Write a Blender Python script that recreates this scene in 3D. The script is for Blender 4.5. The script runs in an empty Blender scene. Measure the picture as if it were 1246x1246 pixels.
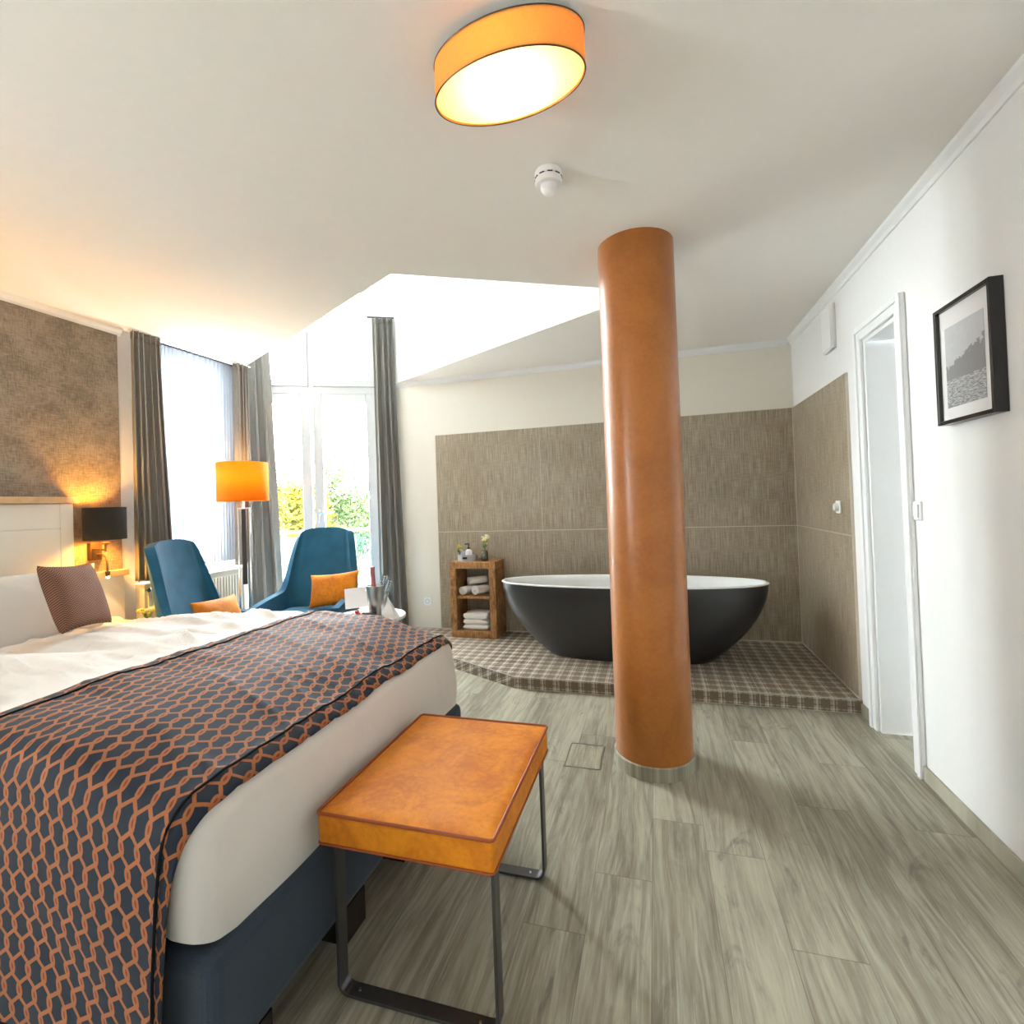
import bpy, bmesh, math, random
from mathutils import Vector, Matrix, noise
R = math.radians
PI = math.pi
rnd = random.Random(7)
scene = bpy.context.scene
col = scene.collection

# ------------------------------------------------------------------ camera
F, YAW, PITCH, ROLL, PPX, PPY, EYE = 601.97, -.2822, .0140, -.0354, 622.15, 603.3, 1.25
cam = bpy.data.cameras.new('camera')
co = bpy.data.objects.new('camera', cam)
col.objects.link(co)
cam.sensor_fit = 'HORIZONTAL'
cam.sensor_width = 36
cam.lens = F / 1246 * 36
cam.shift_x = (623 - PPX) / 1246
cam.shift_y = -(623 - PPY) / 1246
cam.clip_start = .02
cy_, sy_, cp_, sp_, cr_, sr_ = math.cos(YAW), math.sin(YAW), math.cos(PITCH), math.sin(PITCH), math.cos(ROLL), math.sin(ROLL)
_r = Vector((cy_, -sy_, 0)); _f = Vector((sy_ * cp_, cy_ * cp_, sp_)); _u = _r.cross(_f)
_r2 = _r * cr_ + _u * sr_; _u2 = _u * cr_ - _r * sr_
m = Matrix((_r2, _u2, -_f)).transposed().to_4x4()
m.translation = Vector((0, 0, EYE))
co.matrix_world = m
scene.camera = co

# ------------------------------------------------------------------ world, daylight, exposure
SKY = 16.0
w = bpy.data.worlds.new('world'); scene.world = w
w.use_nodes = True
bg = w.node_tree.nodes['Background']
bg.inputs[0].default_value = (.93, .965, 1.0, 1)
bg.inputs[1].default_value = SKY
scene.view_settings.view_transform = 'Standard'
scene.view_settings.look = 'None'
scene.view_settings.gamma = 1
scene.view_settings.use_curve_mapping = False
scene.view_settings.exposure = 1.75

ZC, XR, XL, YB, ZP, YN = 2.457, 1.072, -3.28, 4.345, .08, -1.6
O = Vector((-3.0975, 3.985)); W = Vector((.888, .460)); N = Vector((-.46, .888))
def bay(s, off, z=0):
    q = O + W * s + N * off
    return Vector((q.x, q.y, z))

def portal(name, loc, rot, sx, sy):
    l = bpy.data.lights.new(name, 'AREA'); l.shape = 'RECTANGLE'; l.size = sx; l.size_y = sy
    l.cycles.is_portal = True
    o = bpy.data.objects.new(name, l); col.objects.link(o); o.location = loc; o.rotation_euler = rot
    return o
# rotation so that local -Z points into the room
_p = portal('daylight_portal_bay', bay(-.02, .34, 1.9), (0, 0, 0), 1.5, 3.8)
_z = Vector((N.x, N.y, 0)); _x = Vector((W.x, W.y, 0)); _y = _z.cross(_x)
_p.rotation_euler = Matrix((_x, _y, _z)).transposed().to_euler()
_p = portal('daylight_portal_window', (XL - .34, 2.85, 1.62), (0, 0, 0), .9, 1.7)
_z = Vector((-1, 0, 0)); _x = Vector((0, 1, 0)); _y = _z.cross(_x)
_p.rotation_euler = Matrix((_x, _y, _z)).transposed().to_euler()

_p = portal('daylight_portal_near', (XL - .34, -.9, 1.5), (0, 0, 0), .85, 1.2)  # sampling portal of the added fill window
_p.rotation_euler = Matrix((_x, _y, _z)).transposed().to_euler()
sun = bpy.data.lights.new('sun', 'SUN'); sun.energy = 5; sun.angle = R(1.0); sun.color = (1, .93, .8)
so = bpy.data.objects.new('sun', sun); col.objects.link(so)
so.rotation_euler = Vector((.80, .36, -1.25)).to_track_quat('-Z', 'Y').to_euler()

# ------------------------------------------------------------------ node helpers
class X:
    """tiny expression -> math node compiler"""
    def __init__(s, nt, v): s.nt = nt; s.v = v
    def _op(s, op, *a, clamp=False):
        n = s.nt.nodes.new('ShaderNodeMath'); n.operation = op; n.use_clamp = clamp
        for i, q in enumerate((s,) + a):
            q = q.v if isinstance(q, X) else q
            if isinstance(q, (int, float)): n.inputs[i].default_value = q
            else: s.nt.links.new(q, n.inputs[i])
        return X(s.nt, n.outputs[0])
    def __add__(s, o): return s._op('ADD', o)
    __radd__ = __add__
    def __sub__(s, o): return s._op('SUBTRACT', o)
    def __rsub__(s, o): return (s * -1) + o
    def __mul__(s, o): return s._op('MULTIPLY', o)
    __rmul__ = __mul__
    def __truediv__(s, o): return s._op('DIVIDE', o)
    def abs(s): return s._op('ABSOLUTE')
    def sin(s): return s._op('SINE')
    def floor(s): return s._op('FLOOR')
    def frac(s): return s._op('FRACT')
    def sqrt(s): return s._op('SQRT')
    def lt(s, o): return s._op('LESS_THAN', o)
    def gt(s, o): return s._op('GREATER_THAN', o)
    def min(s, o): return s._op('MINIMUM', o)
    def max(s, o): return s._op('MAXIMUM', o)
    def mod(s, o): return s._op('FLOORED_MODULO', o)
    def wrap(s, p): return ((s + p / 2).mod(p) - p / 2)
    def pow(s, o): return s._op('POWER', o)
    def clamp(s): return s._op('ADD', 0, clamp=True)
    def step(s, a, b):  # smooth 0..1 between a and b
        n = s.nt.nodes.new('ShaderNodeMapRange'); n.interpolation_type = 'SMOOTHSTEP'
        s.nt.links.new(s.v, n.inputs[0]); n.inputs[1].default_value = a; n.inputs[2].default_value = b
        return X(s.nt, n.outputs[0])

def newmat(name):
    m = bpy.data.materials.new(name); m.use_nodes = True
    nt = m.node_tree; b = nt.nodes['Principled BSDF']
    return m, nt, b
def coords(nt, kind='Object'):
    tc = nt.nodes.new('ShaderNodeTexCoord'); s = nt.nodes.new('ShaderNodeSeparateXYZ')
    nt.links.new(tc.outputs[kind], s.inputs[0])
    return X(nt, s.outputs[0]), X(nt, s.outputs[1]), X(nt, s.outputs[2])
def comb(nt, x, y, z=0):
    c = nt.nodes.new('ShaderNodeCombineXYZ')
    for i, q in enumerate((x, y, z)):
        if isinstance(q, X): nt.links.new(q.v, c.inputs[i])
        else: c.inputs[i].default_value = q
    return c.outputs[0]
def nz(nt, vec, scale=1, detail=4, rough=.55, dist=0):
    n = nt.nodes.new('ShaderNodeTexNoise'); nt.links.new(vec, n.inputs['Vector'])
    n.inputs['Scale'].default_value = scale; n.inputs['Detail'].default_value = detail
    n.inputs['Roughness'].default_value = rough; n.inputs['Distortion'].default_value = dist
    return X(nt, n.outputs[0])
def wn(nt, vec):
    n = nt.nodes.new('ShaderNodeTexWhiteNoise'); nt.links.new(vec, n.inputs['Vector']); return X(nt, n.outputs['Value'])
def mix(nt, f, a, b):
    n = nt.nodes.new('ShaderNodeMix'); n.data_type = 'RGBA'
    if isinstance(f, X): nt.links.new(f.v, n.inputs[0])
    else: n.inputs[0].default_value = f
    for q, i in ((a, 6), (b, 7)):
        if isinstance(q, (tuple, list)): n.inputs[i].default_value = (*q[:3], 1)
        else: nt.links.new(q, n.inputs[i])
    return n.outputs[2]
def bump(nt, b, h, strength=.3, dist=.01):
    n = nt.nodes.new('ShaderNodeBump'); nt.links.new(h.v, n.inputs['Height'])
    n.inputs['Strength'].default_value = strength; n.inputs['Distance'].default_value = dist
    nt.links.new(n.outputs[0], b.inputs['Normal'])
def plain(name, c, rough=.5, metal=0, var=.04, scale=30, bmp=0, spec=None, sheen=0, coat=0):
    m, nt, b = newmat(name)
    tc = nt.nodes.new('ShaderNodeTexCoord')
    n = nz(nt, tc.outputs['Object'], scale)
    lo = tuple(max(0, x * (1 - var * 2)) for x in c); hi = tuple(min(1, x * (1 + var * 2)) for x in c)
    nt.links.new(mix(nt, n, lo, hi), b.inputs['Base Color'])
    b.inputs['Roughness'].default_value = rough; b.inputs['Metallic'].default_value = metal
    if bmp: bump(nt, b, n, bmp, .004)
    if spec is not None: b.inputs['Specular IOR Level'].default_value = spec
    if sheen: b.inputs['Sheen Weight'].default_value = sheen
    if coat: b.inputs['Coat Weight'].default_value = coat
    return m
M = {}
M['white_paint'] = plain('white_paint', (.80, .80, .79), .7, var=.01)
M['cream_paint'] = plain('cream_paint', (.78, .74, .65), .75, var=.01)
M['ceiling_paint'] = plain('ceiling_paint', (.86, .83, .785), .85, var=.01)
M['gloss_white'] = plain('gloss_white', (.82, .83, .83), .3, var=.01)
M['pvc'] = plain('pvc', (.50, .51, .515), .35, var=.01)
M['black_metal'] = plain('black_metal', (.035, .033, .032), .35, .7)
M['steel_dark'] = plain('steel_dark', (.10, .10, .105), .32, .8)
M['chrome'] = plain('chrome', (.75, .76, .78), .15, 1)
M['brushed_steel'] = plain('brushed_steel', (.5, .5, .48), .3, 1)
M['bronze'] = plain('bronze', (.13, .08, .05), .4, .8)
M['oak'] = plain('oak_ledge', (.62, .42, .23), .5, var=.15, scale=14)
M['headboard'] = plain('headboard_white', (.80, .78, .72), .45, var=.01)
M['radiator'] = plain('radiator_enamel', (.80, .78, .68), .4, var=.01)
M['black_frame'] = plain('black_frame', (.015, .012, .012), .25)
M['plastic'] = plain('white_plastic', (.85, .85, .84), .35, var=.01)
M['tub_in'] = plain('tub_white', (.85, .86, .86), .25, var=.01)
M['tub_out'] = plain('tub_black', (.018, .018, .021), .30, var=.05, spec=.7)
M['towel'] = plain('towel', (.86, .85, .83), .95, var=.05, scale=160, bmp=.5)
M['blue_velvet'] = plain('blue_velvet', (.016, .105, .19), .8, var=.18, scale=9, sheen=.12, spec=.2)
M['navy_fabric'] = plain('navy_fabric', (.022, .038, .062), .9, var=.25, scale=400, bmp=.3, sheen=.15)
M['red'] = plain('fruit_red', (.6, .03, .03), .3)
M['green_leaf'] = plain('green_leaf', (.10, .2, .04), .5, var=.2)
M['yellow'] = plain('petal_yellow', (.85, .62, .08), .5, var=.2)
M['pinkpetal'] = plain('petal_pale_pink', (.88, .62, .48), .5, var=.2)
M['creampetal'] = plain('petal_cream', (.9, .82, .5), .5, var=.1)
M['paper'] = plain('paper', (.86, .86, .86), .7, var=.01)
M['pink_foil'] = plain('pink_foil', (.5, .13, .13), .35, var=.5, scale=220)
M['greybox'] = plain('grey_felt', (.42, .42, .45), .8, var=.1, scale=80)
M['trunk'] = plain('bark', (.05, .035, .02), .9, var=.3)
M['balcony'] = plain('balcony_concrete', (.35, .35, .34), .8)
M['grass'] = plain('lawn', (.03, .06, .015), .9, var=.4)
M['dark'] = plain('dark_slab', (.03, .02, .018), .3)

def velvet(name, c1, c2, scale=5):
    m, nt, b = newmat(name)
    tc = nt.nodes.new('ShaderNodeTexCoord')
    n = nz(nt, tc.outputs['Object'], scale, 6, .7, .6); n2 = nz(nt, tc.outputs['Object'], 60, 3)
    f = (n * .75 + n2 * .25).step(.32, .68)
    nt.links.new(mix(nt, f, c1, c2), b.inputs['Base Color'])
    b.inputs['Roughness'].default_value = .65; b.inputs['Sheen Weight'].default_value = .04
    b.inputs['Specular IOR Level'].default_value = .3
    bump(nt, b, n2, .15, .003)
    return m
M['orange_velvet'] = velvet('orange_velvet', (.52, .14, .005), (.76, .265, .008), 9)
M['orange_piping'] = plain('orange_piping', (.30, .06, .006), .6)
M['leather'] = velvet('leather_column', (.34, .105, .012), (.45, .155, .022), 3.0)
_b = M['leather'].node_tree.nodes['Principled BSDF']; _b.inputs['Roughness'].default_value = .5; _b.inputs['Coat Weight'].default_value = .6; _b.inputs['Coat Roughness'].default_value = .28

def emis(name, c, s, tex=False):
    m, nt, b = newmat(name)
    b.inputs['Base Color'].default_value = (*c, 1)
    b.inputs['Emission Color'].default_value = (*c, 1); b.inputs['Emission Strength'].default_value = s
    return m
def fabric_shade(name, c, trans=.6, e=0):
    m, nt, b = newmat(name)
    out = nt.nodes['Material Output']
    u, v, q = coords(nt, 'Object')
    weave = nz(nt, comb(nt, u * 60, v * 60, q * 400), 1, 2) * .5 + nz(nt, comb(nt, u * 300, v * 300, q * 40), 1, 2) * .5
    cl = mix(nt, weave, tuple(x * .8 for x in c), tuple(min(1, x * 1.15) for x in c))
    nt.links.new(cl, b.inputs['Base Color']); b.inputs['Roughness'].default_value = .85
    t = nt.nodes.new('ShaderNodeBsdfTranslucent'); nt.links.new(cl, t.inputs[0])
    mx = nt.nodes.new('ShaderNodeMixShader'); mx.inputs[0].default_value = trans
    nt.links.new(b.outputs[0], mx.inputs[1]); nt.links.new(t.outputs[0], mx.inputs[2]); nt.links.new(mx.outputs[0], out.inputs[0])
    return m
M['orange_shade'] = fabric_shade('orange_shade', (.90, .40, .02), .5)
M['ceiling_shade'] = fabric_shade('ceiling_shade', (.82, .46, .12), .30)
M['diffuser'] = fabric_shade('diffuser', (.95, .86, .68), .75)
M['black_shade'] = fabric_shade('black_shade', (.030, .026, .022), .25)
M['shade_gold'] = plain('shade_gold', (.75, .5, .2), .5)
M['bulb'] = emis('bulb', (1, .62, .22), 8)
M['led'] = emis('led', (1, .75, .4), 12)

def glassmat(name, tint=(1, 1, 1), gl=.06, rough=0.0):
    m, nt, b = newmat(name); nt.nodes.remove(b); out = nt.nodes['Material Output']
    t = nt.nodes.new('ShaderNodeBsdfTransparent'); t.inputs[0].default_value = (*tint, 1)
    g = nt.nodes.new('ShaderNodeBsdfGlossy'); g.inputs['Roughness'].default_value = rough
    mx = nt.nodes.new('ShaderNodeMixShader'); mx.inputs[0].default_value = gl
    nt.links.new(t.outputs[0], mx.inputs[1]); nt.links.new(g.outputs[0], mx.inputs[2]); nt.links.new(mx.outputs[0], out.inputs[0])
    return m
M['pane'] = glassmat('window_glass', (.97, .99, .98), .04)
M['crystal'] = glassmat('clear_glass', (.88, .92, .95), .25, .05)
M['greenglass'] = glassmat('green_glass', (.35, .42, .2), .15, .05)
M['railglass'] = glassmat('rail_glass', (.85, .93, .93), .1)

def linen(name, base, dark, sc=1.0):
    """fabric-look ceramic tile with vertical streaks; local x = run, z = up"""
    m, nt, b = newmat(name)
    x, y, z = coords(nt)
    h = x + y
    a = nz(nt, comb(nt, h * 150 * sc, z * 5 * sc), 1, 3, .6)
    c = nz(nt, comb(nt, h * 12 * sc, z * 170 * sc), 1, 2, .6)
    d = nz(nt, comb(nt, h * 2, z * 2), 1, 2)
    f = (a * .62 + c * .25 + d * .13).step(.36, .64)
    nt.links.new(mix(nt, f, dark, base), b.inputs['Base Color'])
    b.inputs['Roughness'].default_value = .38
    bump(nt, b, a, .15, .002)
    return m
M['tile_linen'] = linen('linen_tile', (.44, .375, .275), (.23, .18, .122))
M['tile_linen_r'] = linen('linen_tile_right', (.44, .375, .275), (.23, .18, .122))
M['grout'] = plain('grout_light', (.62, .56, .46), .8)

def wallpaper():
    m, nt, b = newmat('wallpaper_taupe')
    x, y, z = coords(nt)
    a = nz(nt, comb(nt, y * 160, z * 20), 1, 3, .7); c = nz(nt, comb(nt, y * 20, z * 160), 1, 3, .7)
    d = nz(nt, comb(nt, y * 5, z * 5), 1, 6, .7)
    f = (a * .3 + c * .3 + d * .4).step(.38, .62)
    nt.links.new(mix(nt, f, (.14, .11, .08), (.34, .285, .22)), b.inputs['Base Color'])
    b.inputs['Roughness'].default_value = .55
    bump(nt, b, a + c, .3, .002)
    return m
M['wallpaper'] = wallpaper()

def floor_mat(name='oak_vinyl', rot=False):
    m, nt, b = newmat(name)
    x, y, z = coords(nt)
    pw, plen = .185, 1.22
    ix = (x / pw + 20.3).floor(); fx = (x / pw + 20.3).frac()
    sh = wn(nt, comb(nt, ix, 3.1)) * plen
    yy = (y + sh) / plen + 10
    iy = yy.floor(); fy = yy.frac()
    r = wn(nt, comb(nt, ix, iy)); r2 = wn(nt, comb(nt, iy + 7.3, ix))
    wv = nz(nt, comb(nt, x * 5 + r * 30, y * 1.3), 1, 2) * .10
    g1 = nz(nt, comb(nt, (x + wv) * 34 + r * 50, y * 1.6 + r * 9), 1, 5, .6, 1.2)
    g2 = nz(nt, comb(nt, x * 130 + r * 50, y * 5), 1, 3, .7)
    g3 = nz(nt, comb(nt, x * 11 + r * 20, y * 2.2 + r2 * 9), 1, 5, .65, .8)
    kn = nz(nt, comb(nt, x * 9 + r2 * 40, y * 2.6), 1, 4, .65, 1.5)
    f = (g1 * .42 + g2 * .15 + g3 * .28 + r * .10 + .03).step(.33, .66)
    c = mix(nt, f, (.17, .15, .108), (.45, .43, .335))
    c = mix(nt, (kn.step(.56, .72) * .75), c, (.15, .14, .12))
    c = mix(nt, (g2.step(.56, .70) * .35), c, (.50, .49, .43))
    seam = ((fx - .5).abs().gt(.494)).max((fy - .5).abs().gt(.4988))
    c = mix(nt, seam * .55, c, (.10, .09, .07))
    nt.links.new(c, b.inputs['Base Color'])
    rr = g2 * .2 + .36
    nt.links.new(rr.v, b.inputs['Roughness'])
    b.inputs['Specular IOR Level'].default_value = .4
    bump(nt, b, g2 * .6 - seam * 1.0, .12, .002)
    return m
M['floor'] = floor_mat()

def tartan():
    m, nt, b = newmat('tartan_tile')
    x, y, z = coords(nt)
    x = x * 1.0; v = y + z
    def stripes(u, s):
        u = u * 1.6
        a = ((u / .135).frac() - .5).abs()          # wide band
        band = a.step(.30, .22)
        thin = (((u / .135 + .5).frac() - .5).abs()).step(.06, .03)
        thin2 = (((u / .045 + .2).frac() - .5).abs()).step(.16, .10) * .35
        return band * .42 - thin * .35 + thin2
    n = nz(nt, comb(nt, x * 300, v * 300), 1, 2) * .25 + nz(nt, comb(nt, x * 8, v * 8), 1, 3) * .2
    f = (stripes(x, 0) + stripes(v, 1) + n).clamp()
    c = mix(nt, f, (.62, .57, .49), (.17, .125, .085))
    gx = ((x / .30 + .17).frac() - .5).abs().gt(.493); gy = ((v / .30 + .31).frac() - .5).abs().gt(.493)
    c = mix(nt, gx.max(gy) * .7, c, (.62, .58, .5))
    nt.links.new(c, b.inputs['Base Color']); b.inputs['Roughness'].default_value = .38
    return m
M['tartan'] = tartan()

def chain():
    """interlinked orange chain on navy; UVs in metres"""
    m, nt, b = newmat('chain_throw')
    u, v, _ = coords(nt, 'UV')
    wob = nz(nt, comb(nt, u * 30, v * 30), 1, 2)
    p, h = .044, .0455
    uu = u + wob * .004; vv = v + wob * .004
    def knot(du, dv):
        kx = (uu + du).wrap(p); ky = (vv + dv).wrap(2 * h)
        # slanted oval loop with a dark slit
        ax = kx * .97 + ky * .24; ay = ky * .97 - kx * .24
        res = ((ax / .0082) * (ax / .0082) + (ay / .0160) * (ay / .0160)).sqrt().step(1.06, .94)
        cx = ((ax / .0024) * (ax / .0024) + (ay / .0072) * (ay / .0072)).sqrt().step(1.15, .85)
        return res, cx
    k1, c1 = knot(0, 0); k2, c2 = knot(p / 2, h)
    x1 = uu.wrap(p).abs(); y1 = vv.wrap(2 * h).abs()
    e = .0135
    L = math.hypot(p / 2, h - 2 * e)
    d = ((x1 * (h - 2 * e) - (y1 - e) * (p / 2)) / L).abs()
    bar = d.step(.0044, .0034) * y1.gt(e * .7) * y1.lt(h - e * .7)
    line = d.lt(.0007)
    f = k1.max(k2).max(bar)
    tw = ((u + v) * 420).frac().gt(.5)
    tw2 = nz(nt, comb(nt, u * 700, v * 700), 1, 2)
    org = mix(nt, tw * .45 + tw2 * .2, (.38, .13, .045), (.27, .09, .038))
    nav = mix(nt, tw2, (.006, .011, .022), (.020, .031, .049))
    c = mix(nt, f, nav, org)
    c = mix(nt, c1.max(c2) * .8, c, (.16, .02, .01))
    nt.links.new(c, b.inputs['Base Color'])
    b.inputs['Roughness'].default_value = .75; b.inputs['Sheen Weight'].default_value = .08; b.inputs['Specular IOR Level'].default_value = .25
    bump(nt, b, tw2 + f, .2, .002)
    return m
M['chain'] = chain()
def herring():
    m, nt, b = newmat('herringbone_cushion')
    u, v, _ = coords(nt, 'UV')
    z_ = ((u / .022).frac() - .5).abs() * .022
    f = (((v + z_) / .0105).frac() - .5).abs().step(.16, .24)
    n = nz(nt, comb(nt, u * 300, v * 300), 1, 2)
    c = mix(nt, f, (.045, .016, .013), (.25, .12, .07))
    nt.links.new(c, b.inputs['Base Color']); b.inputs['Roughness'].default_value = .85
    bump(nt, b, n, .3, .003)
    return m
M['herring'] = herring()
def cottonmat(name='white_cotton', c=(.72, .69, .655)):
    m, nt, b = newmat(name)
    tc = nt.nodes.new('ShaderNodeTexCoord')
    n = nz(nt, tc.outputs['Object'], 5, 4, .5, .4)
    b.inputs['Base Color'].default_value = (*c, 1); b.inputs['Roughness'].default_value = .8
    b.inputs['Sheen Weight'].default_value = .1
    bump(nt, b, n, .5, .04)
    return m
M['cotton'] = cottonmat()
M['sheet'] = plain('sheet_white', (.80, .78, .75), .7, var=.01)
def curtainmat():
    m, nt, b = newmat('grey_curtain'); out = nt.nodes['Material Output']
    u, v, q = coords(nt)
    wv = nz(nt, comb(nt, u * 60, v * 60, q * 500), 1, 2) * .5 + nz(nt, comb(nt, u * 500, v * 500, q * 60), 1, 2) * .5
    c = mix(nt, wv, (.15, .142, .128), (.30, .288, .265))
    nt.links.new(c, b.inputs['Base Color']); b.inputs['Roughness'].default_value = .8
    b.inputs['Sheen Weight'].default_value = .2
    t = nt.nodes.new('ShaderNodeBsdfTranslucent'); nt.links.new(c, t.inputs[0])
    mx = nt.nodes.new('ShaderNodeMixShader'); mx.inputs[0].default_value = .06
    nt.links.new(b.outputs[0], mx.inputs[1]); nt.links.new(t.outputs[0], mx.inputs[2]); nt.links.new(mx.outputs[0], out.inputs[0])
    return m
M['curtain'] = curtainmat()
def sheermat():
    m, nt, b = newmat('sheer_voile'); nt.nodes.remove(b); out = nt.nodes['Material Output']
    t = nt.nodes.new('ShaderNodeBsdfTranslucent'); t.inputs[0].default_value = (.12, .13, .15, 1)
    d = nt.nodes.new('ShaderNodeBsdfDiffuse'); d.inputs[0].default_value = (.70, .72, .76, 1)
    tr = nt.nodes.new('ShaderNodeBsdfTransparent'); tr.inputs[0].default_value = (.95, .96, 1, 1)
    m1 = nt.nodes.new('ShaderNodeMixShader'); m1.inputs[0].default_value = .85
    nt.links.new(d.outputs[0], m1.inputs[1]); nt.links.new(t.outputs[0], m1.inputs[2])
    m2 = nt.nodes.new('ShaderNodeMixShader'); m2.inputs[0].default_value = .02
    nt.links.new(m1.outputs[0], m2.inputs[1]); nt.links.new(tr.outputs[0], m2.inputs[2]); nt.links.new(m2.outputs[0], out.inputs[0])
    return m
M['sheer'] = sheermat()
def reclaimed():
    m, nt, b = newmat('reclaimed_wood')
    x, y, z = coords(nt)
    g = nz(nt, comb(nt, (x + y) * 90, (x + y) * 10 + z * 9), 1, 5, .7, 1.0); k = nz(nt, comb(nt, x * 9, y * 9, z * 9), 1, 4, .6, 2)
    f = (g * .6 + k * .4).step(.36, .62)
    c = mix(nt, f, (.15, .06, .02), (.50, .255, .085))
    nt.links.new(c, b.inputs['Base Color']); b.inputs['Roughness'].default_value = .65
    bump(nt, b, g, .5, .006)
    return m
M['reclaimed'] = reclaimed()
def leafmat(name, a, c):
    m, nt, b = newmat(name); out = nt.nodes['Material Output']
    g = nt.nodes.new('ShaderNodeNewGeometry')
    nt.links.new(mix(nt, X(nt, g.outputs['Random Per Island']), a, c), b.inputs['Base Color'])
    b.inputs['Roughness'].default_value = .8; b.inputs['Specular IOR Level'].default_value = .1
    return m
M['leaf_yellow'] = leafmat('leaf_yellow', (.050, .052, .006), (.10, .085, .008))
M['leaf_green'] = leafmat('leaf_green', (.022, .042, .012), (.058, .078, .030))
def artmat():
    m, nt, b = newmat('photo_print')
    u, v, _ = coords(nt, 'UV')
    n = nz(nt, comb(nt, u * 7, v * 9), 1, 6, .7, .5)
    rip = nz(nt, comb(nt, u * 10, v * 90), 1, 4, .7, .6)
    ridge = (u * .22) + .30 + n * .42
    c = mix(nt, n, (.50, .52, .55), (.68, .70, .72))
    tree = v.lt(ridge - .02)
    c = mix(nt, tree * .8, c, (.20, .20, .21))
    c = mix(nt, (v.lt(.34)).v and X(nt, v.lt(.34).v), c, mix(nt, rip.step(.4, .62), (.20, .21, .22), (.66, .68, .70)))
    nt.links.new(c, b.inputs['Base Color']); b.inputs['Roughness'].default_value = .3
    return m
M['art'] = artmat()

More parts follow.
